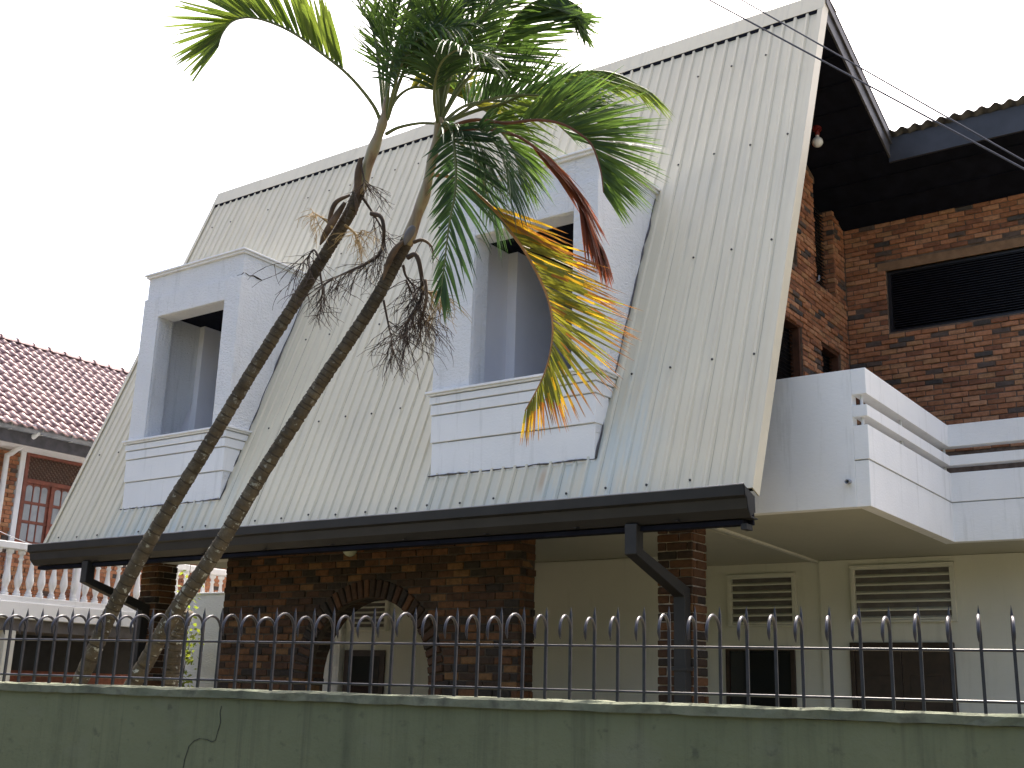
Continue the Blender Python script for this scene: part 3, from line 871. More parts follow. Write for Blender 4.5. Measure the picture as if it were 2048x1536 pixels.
# ================================================================== STREET WALL AND FENCE
bw = thing('boundary_wall', fence_pt(-3, 0, 0), 'long green painted street wall with stained coping below the fence', 'wall')
ZT = 1.591
def along(mb, u0, u1, a, b2, z0, z1):
    P = [fence_pt(u, o_, z) for z in (z0, z1) for o_ in (a, b2) for u in (u0, u1)]
    mb.add(P, [(0, 2, 3, 1), (4, 5, 7, 6), (0, 1, 5, 4), (2, 6, 7, 3), (0, 4, 6, 2), (1, 3, 7, 5)])
e = MB(); along(e, -12, 6, -.085, .12, 0, ZT-.045); e.build('wall_body', 'green_wall', bw)
# uneven coping, subdivided along its run
e = MB(); n = 240; vs_ = []
for i in range(n+1):
    u = -12+18*i/n
    w = lambda q: random.uniform(-q, q)
    vs_ += [fence_pt(u, -.105+w(.003), ZT-.045+w(.003)), fence_pt(u, -.107+w(.004), ZT-.010+w(.004)), fence_pt(u, -.090+w(.005), ZT+w(.004)),
            fence_pt(u, .125, ZT+w(.004)), fence_pt(u, .14, ZT-.045)]
e.add(vs_, [(i*5+j, (i+1)*5+j, (i+1)*5+(j+1) % 5, i*5+(j+1) % 5) for i in range(n) for j in range(5)])
e.build('coping', 'wall_coping', bw, smooth=False)
# crack
def wall_px(px, py, off=-.0865):
    d = ray(px, py); P0 = fence_pt(0, off); t = (P0-EYE).dot(FN)/d.dot(FN); return EYE+d*t
e = MB()
ck = [(443, 1412), (440, 1425), (441, 1445), (436, 1462), (431, 1480), (424, 1484), (414, 1479), (400, 1477), (388, 1482), (378, 1492), (374, 1505), (369, 1520), (366, 1540)]
for (a, b2) in zip(ck, ck[1:]):
    pa, pb = wall_px(*a), wall_px(*b2); e.beam(pa, pb+(pb-pa)*.08, random.uniform(.0012, .0032), .003, FN)
e.build('crack', 'screw_head', bw)
fence = thing('iron_fence', fence_pt(-3, 0, ZT), 'black iron fence of spiked bars with hooked tops on the green wall', 'fence')
R1, R2 = 1.822, 1.632
U0, DU = -.7245*1.5, .0754*1.5
FSP = DU
us = [U0+(i-46)*FSP for i in range(-9, 68)]
for z in (R1, R2):
    e = MB(); along(e, us[0]-.05, us[-1]+.05, -.0065, .0065, z-.0055, z+.0055); e.build('rail', 'iron', fence, bevel=.0042)
def bar_mesh():
    mb = MB(); w = .0062
    for (z0, z1) in ((ZT-.03, R1+.10),):
        P = [FD*(a*w)+FN*(b2*w)+Vector((0, 0, z)) for z in (z0, z1) for b2 in (-1, 1) for a in (-1, 1)]
        mb.add(P, [(0, 2, 3, 1), (4, 5, 7, 6), (0, 1, 5, 4), (2, 6, 7, 3), (0, 4, 6, 2), (1, 3, 7, 5)])
    P = [FD*(a*w*k)+FN*(b2*w*k)+Vector((0, 0, z)) for z, k in ((R1+.0995, .98), (R1+.135, .8), (R1+.172, .04)) for b2 in (-1, 1) for a in (-1, 1)]
    mb.add(P, [(0, 1, 5, 4), (1, 3, 7, 5), (3, 2, 6, 7), (2, 0, 4, 6), (4, 5, 9, 8), (5, 7, 11, 9), (7, 6, 10, 11), (6, 4, 8, 10)])
    return mb
def hook_mesh(var):
    mb = MB(); r = .072+var*.004; pts = []; rad = []
    pts.append(FN*.008+Vector((0, 0, R1+.005))); rad.append(.0062)
    pts.append(Vector((0, 0, R1+.035))); rad.append(.0066)
    for i in range(11):
        a = math.pi*i/10
        pts.append(-FN*(r-r*math.cos(a))+Vector((0, 0, R1+.054+r*math.sin(a)*.98))); rad.append(.0068)
    end = pts[-1]
    for s_, q in ((.012, .006), (.024, .004), (.034, .0012)):
        pts.append(end+FN*(.010*s_/.034)-Vector((0, 0, s_))); rad.append(q)
    mb.tube(pts, rad, 8); return mb
b0 = bar_mesh().build('bar', 'iron', fence, origin=(0, 0, 0)); bme = b0.data
h0 = [hook_mesh(v).build('hook', 'iron', b0, smooth=True, origin=(0, 0, 0)) for v in (-1, 0, 1, 2)]
hms = [h.data for h in h0]
for h in h0[1:]: bpy.data.objects.remove(h)
first = True
for i, u in enumerate(us):
    p = fence_pt(u+random.uniform(-.004, .004), 0, 0)
    rot = (random.uniform(-.006, .006), random.uniform(-.008, .008), random.uniform(-.10, .10))
    if first:
        put(b0, p, fence); put(h0[0], p, b0); first = False; b0.rotation_euler = (0, 0, rot[2]*.3); continue
    b1 = share('bar', bme, p, fence); b1.rotation_euler = (0, 0, 0)
    share('hook', random.choice(hms), p+Vector((0, 0, random.uniform(-.006, .004))), b1).rotation_euler = (0, 0, rot[2])

# ================================================================== PALMS
def catmull(P, n):
    P = [Vector(p) for p in P]; Q = [P[0]*2-P[1]]+P+[P[-1]*2-P[-2]]; out = []
    m_ = len(P)-1
    for i in range(n+1):
        t = m_*i/n; k = min(int(t), m_-1); t -= k; a, b2, c, d = Q[k:k+4]
        out.append(.5*((2*b2)+(c-a)*t+(2*a-5*b2+4*c-d)*t*t+(3*b2-a-3*c+d)*t**3))
    return out
def trunk(palm, px, d0, d1, r0, r1, name='trunk', extra=None):
    P = []
    for i, (x, y) in enumerate(px): P.append(at_depth(x, y, d0+(d1-d0)*i/(len(px)-1)))
    t = (P[0]-P[1]).normalized(); k = P[0].z/abs(t.z) if t.z < 0 else 0
    base = [P[0]+t*(k+.15)] if k else []
    if base: base[0] += Vector((0, 0, 0)); P = base+P
    L = sum((a-b2).length for a, b2 in zip(P, P[1:])); n = int(L/.011)
    C = catmull(P, n); rad = []; s_ = 0; nxt = .1; ringpos = []
    acc = 0
    for i, p in enumerate(C):
        if i: acc += (C[i]-C[i-1]).length
        f = acc/L; r = r0+(r1-r0)*min(1, f*1.15)
        if f < .12: r += .035*(1-f/.12)**2
        rad.append(r)
    # ring scars: step in the radius every 6 to 9 cm
    acc = 0; nxt = .06; last = 0
    for i in range(1, len(C)):
        acc += (C[i]-C[i-1]).length
        if acc > nxt:
            rad[i] *= .95; ringpos.append(i); last = i
            nxt = acc+random.uniform(.05, .10)*(1.15 if acc/L < .4 else 1 if acc/L < .75 else .55)
        else: rad[i] *= 1+.035*max(0, 1-(i-last)/5.)+random.uniform(-.006, .006)
    mb = MB(); mb.tube(C, rad, 14)
    nf_ = len(mb.f)
    for i in ringpos:
        for j in range(14): mb.m[(i-1)*14+j] = 1
    # irregular surface
    T_ = mb.build(name, ['palm_bark', 'ring_scar'], palm, smooth=True)
    rnd = random.Random(5)
    for v in T_.data.vertices: v.co += Vector((rnd.uniform(-.0035, .0035), rnd.uniform(-.0035, .0035), rnd.uniform(-.004, .004)))
    return C[-1]
def crownshaft(palm, px, d0, d1, r0, r1):
    P = [at_depth(x, y, d0+(d1-d0)*i/(len(px)-1)) for i, (x, y) in enumerate(px)]
    C = catmull(P, 24); mb = MB()
    mb.tube(C, [r0+(r1-r0)*(i/24)**1.3+.004*math.sin(i*.9) for i in range(25)], 12)
    mb.build('crownshaft', 'crownshaft', palm, smooth=True)
def frond(palm, px, d0, d1, mat, roll=0., lift=45., Lm=.46, droop=.25, start=.25, density=46, wid=.0112, rach='rachis_green', rr=.013, a0=58, a1=24, sides=(1, -1), slen=(1., 1.), flip=False, tipmat=None, seed=0, jit=.10, am=None, basemat=None, tiptaper=.55):
    rnd = random.Random(seed*7+len(px)*13+int(px[-1][0]))
    P = [at_depth(x, y, d0+(d1-d0)*(i/(len(px)-1))) for i, (x, y) in enumerate(px)]
    n = 48; C = catmull(P, n)
    T = [(C[min(i+1, n)]-C[max(i-1, 0)]).normalized() for i in range(n+1)]
    B = Vector((0, 0, 0))
    for i in range(n): B += T[i].cross(T[i+1])
    B = B.normalized() if B.length > 1e-5 else T[0].orthogonal().normalized()
    Ns = [B.cross(t).normalized() for t in T]
    if sum(Ns[i].dot(T[i+1]-T[i]) for i in range(n)) > 0: Ns = [-x for x in Ns]
    if flip: Ns = [-x for x in Ns]
    mb = MB(); mats = [mat]+([tipmat] if tipmat else [])+([basemat] if basemat else [])
    for q in range(density):
        f = start+(1-start)*(q+.5)/density
        i = min(n-1, int(f*n)); fr = f*n-i
        p = C[i].lerp(C[i+1], fr); t = T[i]; N = Matrix.Rotation(R(roll), 3, t) @ Ns[i]; S = t.cross(N)
        g_ = (f-start)/(1-start)
        L0 = Lm*(.80+.20*math.sin(min(1, g_/.3)*math.pi/2))*(1-tiptaper*max(0, (g_-.35)/.65)**1.4)
        for s_ in sides:
            L = L0*rnd.uniform(.85, 1.1)*(slen[0] if s_ > 0 else slen[1]); ang = R((a0+(a1-a0)*g_ if am is None else (a0+(am-a0)*g_*2 if g_ < .5 else am+(a1-am)*(g_*2-1)))+rnd.uniform(-5, 5)); lv = R(lift+rnd.uniform(-14, 14))
            d = t*math.cos(ang)+(S*(s_*math.cos(lv))+N*math.sin(lv))*math.sin(ang)
            d = (d+Vector((rnd.uniform(-jit, jit), rnd.uniform(-jit, jit), rnd.uniform(-jit, jit)))).normalized()
            wv_ = t-d*t.dot(d); wv_ = wv_.normalized() if wv_.length > .05 else S
            wv_ = (Matrix.Rotation(rnd.gauss(0, .35), 3, d) @ wv_)
            nn = d.cross(wv_).normalized()
            W_ = wid*rnd.uniform(.8, 1.15)*(1-.35*g_); dr = droop*rnd.uniform(.6, 1.4); ns = 5; vs_ = []
            for k in range(ns+1):
                u = k/ns; c = p+d*(L*u)-Vector((0, 0, 1))*(dr*L*u*u*(.4+.6*u))
                w = W_*(.45+.55*min(1, u/.25))*(1-u**2.2)+.0006
                vs_ += [c-wv_*w+nn*w*.35, c, c+wv_*w+nn*w*.35]
            mi = 1 if (tipmat and rnd.random() < .35) else 0
            for k in range(ns):
                m2 = 1 if (tipmat and k >= 4) else mi
                if basemat and k < 2+int(2.2*math.sin(math.pi*g_)) and g_ > .12 and rnd.random() < .85: m2 = 2
                mb.add([vs_[k*3+z] for z in range(6)], [(0, 1, 4, 3), (1, 2, 5, 4)], m2)
    F = mb.build('frond', mats, palm, smooth=True)
    rm = MB(); rm.tube(C, [rr*(1-.8*i/n)+.0015 for i in range(n+1)], 7); rm.build('rachis', rach, F, smooth=True)
    return F
def spray(palm, px, d, mat, r=.012, twigs=18, tl=.22, seed=1, down=.6, sub=3, f0=.35):
    rnd = random.Random(seed); P = [at_depth(x, y, d+rnd.uniform(-.06, .06)*(i > 0)) for i, (x, y) in enumerate(px)]
    n = 26; C = catmull(P, n); mb = MB(); mb.tube(C, [r*(1-.75*i/n)+.001 for i in range(n+1)], 6)
    def tw(p, dr, L, rad, lev):
        pts = [p]; dd = dr.copy(); k = 5
        for _ in range(k):
            dd = (dd+Vector((rnd.uniform(-.24, .24), rnd.uniform(-.24, .24), rnd.uniform(-.24, .18)-down*.06))).normalized()
            pts.append(pts[-1]+dd*(L/k))
        mb.tube(pts, [rad*(1-.6*i/k) for i in range(k+1)], 4, cap=False)
        if lev > 0:
            for _ in range(rnd.randint(2, sub)):
                j = rnd.randint(1, k-1)
                tw(pts[j], (dd+Vector((rnd.uniform(-1, 1), rnd.uniform(-1, 1), rnd.uniform(-1, .6)))).normalized(), L*rnd.uniform(.4, .7), rad*.75, lev-1)
    twigs = int(twigs*1.6); tl *= 1.3
    for q in range(twigs):
        f = f0+(1-f0)*q/max(1, twigs-1); i = min(n-1, int(f*n)); t = (C[i+1]-C[i]).normalized()
        dr = (t*.5+Vector((rnd.uniform(-1, 1), rnd.uniform(-1, 1), rnd.uniform(-1, .5)-down*.4))).normalized()
        tw(C[i], dr, tl*rnd.uniform(.6, 1.2), .0032, 1)
    mb.build('flower_stalk', mat, palm, smooth=True)
def bract(palm, px, d, r, mat='bract_brown'):
    P = [at_depth(x, y, d) for x, y in px]; C = catmull(P, 16); mb = MB()
    mb.tube(C, [r*math.sin(math.pi*(.12+.86*i/16))**.8+.002 for i in range(17)], 7); mb.build('bract', mat, palm, smooth=True)

DA, DB = 8.35, 8.15
p1 = thing('palm_tree', at_depth(165, 1350, DA), 'leaning palm whose long frond arches over alone against the white sky', 'palm tree', 'leaning palms behind the fence')
trunk(p1, [(168, 1345), (222, 1225), (300, 1080), (400, 917), (500, 750), (600, 590), (668, 480), (700, 425), (722, 372)], DA, DA, .064, .044)
crownshaft(p1, [(716, 388), (738, 322), (757, 270), (768, 235), (777, 195)], DA, DA, .047, .026)
frond(p1, [(764, 250), (745, 208), (697, 150), (640, 104), (580, 62), (515, 37), (470, 40), (446, 65), (436, 95)], DA, DA-.2, 'leaf_lime', lift=76, Lm=.60, droop=.03, start=.27, density=36, rr=.014, wid=.021, a0=42, a1=24, seed=1, jit=.05, tiptaper=.45)
frond(p1, [(768, 240), (757, 130), (745, 60), (702, -20), (650, -70)], DA, DA+.2, 'leaf_green', lift=60, Lm=.46, droop=.05, start=.45, density=26, seed=2, a0=50)
frond(p1, [(772, 240), (780, 150), (798, 70), (830, -20), (880, -90)], DA, DA-.3, 'leaf_green', lift=-55, Lm=.52, droop=.10, start=.25, density=44, seed=3)
frond(p1, [(774, 235), (800, 160), (830, 95), (880, 20), (950, -50)], DA, DA+.3, 'leaf_dark', lift=30, Lm=.50, droop=.35, start=.26, density=46, seed=4, roll=60)
frond(p1, [(774, 232), (795, 195), (828, 175), (878, 181), (925, 196), (975, 225)], DA, DA+.4, 'leaf_olive', lift=72, Lm=.42, droop=.06, start=.36, density=40, seed=5, a0=40, a1=28)
frond(p1, [(772, 268), (800, 254), (850, 246), (905, 255), (955, 290), (985, 350)], DA, DA-.4, 'leaf_dark', lift=10, Lm=.44, droop=.5, start=.5, density=34, seed=6)
frond(p1, [(770, 235), (766, 140), (776, 60), (800, -20), (830, -90)], DA, DA+.5, 'leaf_green', lift=20, Lm=.50, droop=.2, start=.25, density=42, seed=7, roll=95)
frond(p1, [(774, 240), (790, 170), (815, 105), (860, 60), (920, 55)], DA, DA-.6, 'leaf_dark', lift=20, Lm=.48, droop=.4, start=.22, density=44, seed=8, roll=25)
frond(p1, [(775, 238), (805, 150), (850, 72), (905, 15), (970, -30)], DA, DA-.2, 'leaf_dark', lift=-40, Lm=.48, droop=.15, start=.25, density=60, seed=41, wid=.0085)
frond(p1, [(772, 238), (775, 130), (792, 40), (815, -60)], DA, DA+.1, 'leaf_green', lift=45, Lm=.46, droop=.15, start=.28, density=56, seed=42, roll=25, wid=.0085)
bract(p1, [(722, 316), (717, 345), (715, 380), (712, 430)], DA-.06, .026)
bract(p1, [(700, 390), (672, 405), (660, 435), (655, 470)], DA-.05, .016)
bract(p1, [(690, 405), (668, 440), (650, 470), (640, 490)], DA-.07, .026)
spray(p1, [(725, 395), (745, 425), (765, 460), (770, 490)], DA-.03, 'twig_dark', .010, 8, .20, 21)
spray(p1, [(742, 427), (762, 434), (768, 465), (762, 502), (742, 522), (700, 542), (662, 560), (642, 575)], DA-.1, 'twig_dark', .017, 30, .22, 22)
spray(p1, [(640, 520), (628, 500), (615, 515), (600, 530)], DA-.1, 'twig_dark', .009, 12, .22, 23)
spray(p1, [(665, 455), (650, 440), (635, 430), (625, 424)], DA-.1, 'twig_tan', .008, 8, .14, 24)
spray(p1, [(690, 450), (705, 462), (715, 470), (725, 460)], DA-.12, 'twig_tan', .009, 14, .20, 25)
spray(p1, [(722, 330), (728, 355), (730, 365), (738, 370)], DA-.08, 'twig_dark', .006, 9, .20, 26)
spray(p1, [(640, 545), (645, 580), (642, 605), (644, 630)], DA-.1, 'twig_dark', .007, 7, .16, 27)

p2 = thing('palm_tree', at_depth(268, 1365, DB), 'leaning palm with full crown and a drooping yellow frond', 'palm tree', 'leaning palms behind the fence')
trunk(p2, [(268, 1366), (345, 1232), (430, 1105), (530, 938), (640, 768), (740, 618), (790, 528), (815, 480)], DB, DB, .067, .046)
crownshaft(p2, [(812, 490), (832, 435), (850, 385), (862, 330), (872, 280), (880, 235)], DB, DB, .046, .025)
G = 'leaf_green'; DK = 'leaf_dark'
frond(p2, [(878, 250), (884, 150), (902, 50), (930, -40), (970, -110)], DB, DB+.3, G, lift=25, Lm=.54, droop=.2, start=.24, density=46, seed=11, roll=70)
frond(p2, [(880, 245), (915, 185), (950, 140), (990, 98), (1018, 52), (1050, 16), (1088, -3), (1130, -2), (1165, 18)], DB, DB-.1, G, lift=-76, Lm=.62, droop=.0, start=.24, density=56, seed=12, a0=58, a1=44, wid=.014, jit=.06)
frond(p2, [(880, 262), (945, 240), (1010, 246), (1072, 240), (1121, 247), (1157, 266), (1182, 288), (1195, 318), (1203, 350), (1207, 385)], DB, DB-.3, G, lift=74, Lm=.60, droop=.06, start=.26, density=64, seed=13, a0=46, a1=30, rach='rachis_brown', jit=.06)
frond(p2, [(880, 250), (950, 222), (1010, 206), (1080, 170), (1140, 148), (1190, 142), (1243, 152), (1306, 188)], DB+.1, DB+.3, 'leaf_lime', lift=-62, Lm=.52, droop=.08, start=.24, density=50, seed=14, a0=52, a1=14, jit=.06)
frond(p2, [(876, 275), (890, 246), (903, 262), (909, 300), (912, 345), (909, 392), (898, 450), (888, 535), (882, 585)], DB-.15, DB-.35, DK, lift=8, Lm=.50, droop=.16, start=.22, density=48, seed=15, roll=84, a0=74, am=42, a1=16, wid=.014, jit=.06, slen=(.5, 1.))
frond(p2, [(885, 262), (960, 258), (1029, 270), (1092, 312), (1141, 361), (1166, 410), (1190, 465), (1206, 500)], DB-.1, DB-.25, 'leaf_brown', lift=-40, Lm=.50, droop=.08, start=.36, density=52, seed=16, a0=20, a1=12, rach='rachis_brown', jit=.05, wid=.018)
frond(p2, [(869, 350), (900, 354), (940, 378), (983, 415), (1015, 456), (1048, 500), (1077, 552), (1097, 601), (1105, 646), (1103, 689), (1093, 734), (1077, 773), (1050, 822)], DB-.05, DB-.3, 'leaf_yellow', lift=76, Lm=.68, droop=.03, start=.24, density=66, seed=17, a0=22, am=50, a1=24, rach='rachis_orange', tipmat='leaf_orange', basemat='leaf_olive', wid=.0115, jit=.08, tiptaper=.66)
frond(p2, [(880, 255), (950, 246), (1000, 262), (1030, 310), (1040, 360)], DB, DB+.4, G, lift=55, Lm=.44, droop=.3, start=.3, density=44, seed=18)
frond(p2, [(882, 240), (915, 175), (955, 120), (1000, 95), (1050, 100)], DB, DB+.5, G, lift=60, Lm=.46, droop=.10, start=.22, density=46, seed=19)
frond(p2, [(876, 250), (868, 190), (880, 130), (915, 100), (960, 110)], DB, DB-.8, DK, lift=15, Lm=.44, droop=.45, start=.28, density=44, seed=20, roll=-30)
frond(p2, [(880, 250), (930, 212), (1000, 202), (1080, 222), (1150, 280)], DB, DB+.6, DK, lift=60, Lm=.46, droop=.15, start=.25, density=46, seed=21)
frond(p2, [(880, 262), (925, 290), (958, 335), (975, 390), (985, 440)], DB, DB+.5, DK, lift=10, Lm=.42, droop=.4, start=.3, density=36, seed=22)
frond(p2, [(880, 258), (940, 252), (985, 280), (1010, 330), (1020, 390)], DB-.1, DB-.5, DK, lift=20, Lm=.44, droop=.35, start=.3, density=40, seed=23)
frond(p2, [(878, 248), (890, 170), (920, 100), (965, 40), (1020, 0)], DB, DB+.2, G, lift=40, Lm=.50, droop=.15, start=.22, density=62, seed=43, wid=.0085)
frond(p2, [(880, 245), (905, 140), (945, 60), (1000, -10), (1060, -60)], DB, DB-.2, G, lift=-50, Lm=.50, droop=.1, start=.22, density=62, seed=44, wid=.0085)
frond(p2, [(878, 250), (866, 160), (850, 80), (822, 0), (790, -60)], DB, DB+.2, 'leaf_dark', lift=45, Lm=.46, droop=.15, start=.25, density=56, seed=45, wid=.0085)
frond(p2, [(878, 245), (874, 150), (880, 60), (892, -40)], DB, DB-.3, G, lift=30, Lm=.48, droop=.2, start=.25, density=60, seed=46, roll=60, wid=.0085)
frond(p2, [(880, 255), (960, 205), (1050, 190), (1140, 205), (1215, 260)], DB, DB+.1, DK, lift=70, Lm=.46, droop=.05, start=.25, density=60, seed=47, wid=.0085)
bract(p2, [(808, 482), (790, 500), (775, 530), (766, 560)], DB-.08, .022)
bract(p2, [(828, 452), (822, 462), (815, 475), (810, 490)], DB-.09, .030, 'pot_grey')
spray(p2, [(828, 484), (845, 480), (862, 492), (868, 512)], DB-.08, 'bract_brown', .014, 3, .10, 31)
spray(p2, [(815, 515), (832, 510), (842, 545), (844, 590), (828, 622), (812, 650), (816, 690)], DB-.1, 'twig_dark', .019, 32, .22, 32)
spray(p2, [(806, 530), (812, 552), (828, 575), (832, 600)], DB-.05, 'twig_dark', .010, 14, .22, 33)
spray(p2, [(767, 600), (775, 640), (783, 680), (787, 710)], DB-.1, 'twig_dark', .008, 14, .2, 34)
spray(p2, [(845, 575), (858, 585), (872, 583), (890, 588)], DB-.12, 'twig_tan', .010, 14, .18, 35)
spray(p2, [(812, 560), (835, 610), (850, 640), (870, 635)], DB-.1, 'twig_dark', .007, 18, .22, 36)
spray(p2, [(850, 560), (853, 595), (845, 630), (835, 650)], DB-.1, 'bract_brown', .014, 8, .2, 37)
# third, cut trunk
p3 = thing('palm_stump', at_depth(340, 1400, 8.9), 'short mottled palm trunk standing behind the crossing leaning trunk', 'tree trunk')
trunk(p3, [(338, 1390), (345, 1330), (356, 1270), (372, 1222)], 8.9, 8.9, .075, .06)

# ================================================================== NEIGHBOUR'S HOUSE
nb = thing('neighbour_house', (-22, 14, 0), 'tile-roofed brick and white neighbouring house with a balustraded balcony', 'house')
NX = -20.0; EX, EZ, RX, RZ = -19.25, 6.16, -22.0, 8.40
Y0n, Y1n = 5.0, 22.0
e = MB()
e.prism([(EX+.02, EZ-.05), (RX, RZ-.05), (2*RX-EX, EZ-.05), (2*RX-EX, EZ-.10), (RX, RZ-.10), (EX+.02, EZ-.10)], 'y', Y0n, Y1n)
nroof = e.build('tile_roof', 'dark_timber', nb)
slope = Vector((EX-RX, 0, EZ-RZ)); sl_l = slope.length; sdn = slope.normalized(); snn = Vector((-sdn.z, 0, sdn.x))
if snn.z < 0: snn = -snn
TWD, TLN = .205, .252
def tile_mesh():
    pr_ = [(0, 0), (.03, .030), (.068, .040), (.105, .028), (.14, .004), (.175, -.004), (.205, 0)]
    mb = MB(); vs_ = []
    for (s_, h) in ((-.03, -.004), (TLN, .026)):
        for (u, hh) in pr_: vs_.append(sdn*s_+snn*(hh+h)+Vector((0, u, 0)))
    for (u, hh) in pr_: vs_.append(sdn*TLN+snn*(hh+.026-.022)+Vector((0, u, 0)))
    n = len(pr_)
    mb.add(vs_, [(i, i+1, n+i+1, n+i) for i in range(n-1)]+[(n+i, n+i+1, 2*n+i+1, 2*n+i) for i in range(n-1)])
    return mb
tm = tile_mesh(); tme = bpy.data.meshes.new('roof_tile'); tme.from_pydata(tm.v, [], tm.f); tme.materials.append(MAT[TILES[0]])
tme.polygons.foreach_set('use_smooth', [True]*len(tm.f))
rows = int(sl_l/TLN)+1; rest_t = MB(); cnt = 0
for r_ in range(rows):
    for c in range(int((Y1n-Y0n)/TWD)):
        y = Y0n+c*TWD
        p = Vector((RX, y, RZ))+sdn*(r_*TLN)+snn*random.uniform(-.004, .006)+Vector((0, random.uniform(-.006, .006), 0))
        if 10.55 < y < 14.75 and cnt < 300:
            share('roof_tile', tme, p, nroof, random.choice(TILES)); cnt += 1
        elif y < 16.5: rest_t.add([Vector(v)+p for v in tm.v], tm.f, random.randrange(4))
rest_t.build('tile_field', TILES, nroof, kind='stuff', smooth=True)
e = MB()
def ridge_mesh():
    mb = MB(); prf = []
    for (y, r_) in ((0, .125), (.05, .125), (.05, .10), (.375, .10)):
        for j in range(7):
            a = math.pi*j/6; prf.append((r_*math.cos(a), y, r_*math.sin(a)*.85))
    mb.add(prf, [(k*7+j, k*7+j+1, (k+1)*7+j+1, (k+1)*7+j) for k in range(3) for j in range(6)]); return mb
rm_ = ridge_mesh(); rme = bpy.data.meshes.new('ridge_tile'); rme.from_pydata(rm_.v, [], rm_.f); rme.materials.append(MAT['terracotta_ridge'])
rme.polygons.foreach_set('use_smooth', [True]*len(rm_.f))
for i in range(20): share('ridge_tile', rme, Vector((RX, 9.6+i*.37, RZ+.0+random.uniform(-.006, .006))), nroof)
e = MB(); e.prism([(EX-.02, EZ-.06), (EX+.10, EZ-.04), (EX+.11, EZ-.14), (EX+.07, EZ-.20), (EX-.02, EZ-.20)], 'y', Y0n, 17)
ng = e.build('gutter', 'pipe_grey', nb, bevel=.006)
for i in range(14):
    y = 8.6+i*.62; e = MB(); e.box(EX+.105, EX+.116, y, y+.022, EZ-.145, EZ-.035); e.box(EX+.0, EX+.11, y, y+.022, EZ-.208, EZ-.201); e.build('gutter_strap', 'pvc_white', ng)
e = MB(); e.box(EX-.06, EX-.021, Y0n, 17, EZ-.42, EZ-.09); e.build('fascia', 'barge_board', nb)
e = MB(); e.box(NX+.02, EX-.061, Y0n, 17, EZ-.40, EZ-.37); e.build('soffit', 'smooth_white', nb)
e = MB(); e.box(NX-.25, NX-.02, Y0n, 22, 0, EZ-.36); e.box(-24, NX-.251, Y0n, Y0n+.25, 0, 6.1); e.box(-24, NX-.251, 21.7, 21.95, 0, 6.1)
nw = e.build('facade', 'mortar_pale', nb)
# white frame strips, header beam
e = MB(); e.box(NX-.02, NX+.05, Y0n, 17, 5.78, EZ-.361); e.build('header_beam', 'smooth_white', nw)
for (a, b2) in ((11.83, 11.93), (13.25, 13.45)):
    e = MB(); e.box(NX-.02, NX+.055, a, b2, 3.0, 5.78); e.build('pilaster', 'smooth_white', nw)
nb_b = MB(); rnd = random.Random(3)
for c in range(36):
    z = 2.92+c*.078
    if z > 5.74: break
    y = 10.0-(c % 2)*.11
    while y < 17:
        a, b2 = y+.006, y+.214; y += .225
        if z > 3.95 and (11.8 < (a+b2)/2 < 13.46): continue
        h = rnd.uniform(.002, .014)
        nb_b.box(NX-.03, NX+.004+h, a, b2, z+.006, z+.072, rnd.choices(range(8), TW)[0])
nb_b.build('brickwork', BRICKS, nw, kind='stuff')
# window: frame, lattice, casement panes
wy0, wy1, wz0, wz1 = 11.95, 13.23, 4.0, 5.76
e = MB()
for (a, b2, c, d) in ((wy0, wy0+.07, wz0, wz1), (wy1-.07, wy1, wz0, wz1), (wy0+.07, wy1-.07, wz1-.06, wz1), (wy0+.07, wy1-.07, 5.20, 5.28), (wy0+.07, wy1-.07, wz0, wz0+.08), (12.55, 12.61, wz0+.08, 5.20)):
    e.box(NX-.015, NX+.045, a, b2, c, d)
nwn = e.build('window', 'red_wood', nb, bevel=.004)
e = MB()
for i in range(-8, 16):
    y = wy0+.07+i*.085
    for sg in (1, -1):
        ya, za = (y, 5.28) if sg > 0 else (y+.42, 5.28); yb_, zb = (y+.42, 5.70) if sg > 0 else (y, 5.70)
        # clip to the frame
        t0, t1 = 0., 1.
        for (v0, v1) in ((ya, yb_),):
            for lim, up_ in ((wy0+.07, True), (wy1-.07, False)):
                dv = v1-v0; tt = (lim-v0)/dv
                if (dv > 0) == up_: t0 = max(t0, tt)
                else: t1 = min(t1, tt)
        if t1-t0 > .05:
            A = Vector((NX+.0+sg*.006, ya+(yb_-ya)*t0, za+(zb-za)*t0)); Bv = Vector((NX+sg*.006, ya+(yb_-ya)*t1, za+(zb-za)*t1))
            e.beam(A, Bv, .022, .010, (1, 0, 0))
e.build('lattice', 'brown_wood', nwn)
for col_ in range(2):
    for k in range(3):
        a = wy0+.10+col_*.60+k*.155
        for (z0, z1) in ((4.12, 4.44), (4.50, 4.80), (4.86, 5.16)):
            e = MB(); n = 6
            arch = [(a, z0), (a+.13, z0), (a+.13, z1-.05)]+[(a+.065+.065*math.cos(math.pi*j/n), z1-.05+.05*math.sin(math.pi*j/n)) for j in range(1, n)]+[(a, z1-.05)]
            if z0 < 4.8: arch = [(a, z0), (a+.13, z0), (a+.13, z1), (a, z1)]
            e.prism(arch, 'x', NX-.012, NX+.010); e.build('pane', 'curtain', nwn)
e = MB()
for col_ in range(2):
    a = wy0+.07+col_*.60; b2 = a+.48+.06
    e.box(NX-.015, NX+.004, a, b2, 4.08, 5.2)
    for y in (a+.165, a+.32): e.box(NX+.004, NX+.022, y, y+.02, 4.08, 5.2)
    for z in (4.45, 4.81): e.box(NX+.0045, NX+.0225, a, b2, z, z+.045)
e.build('casement', 'red_wood', nwn)
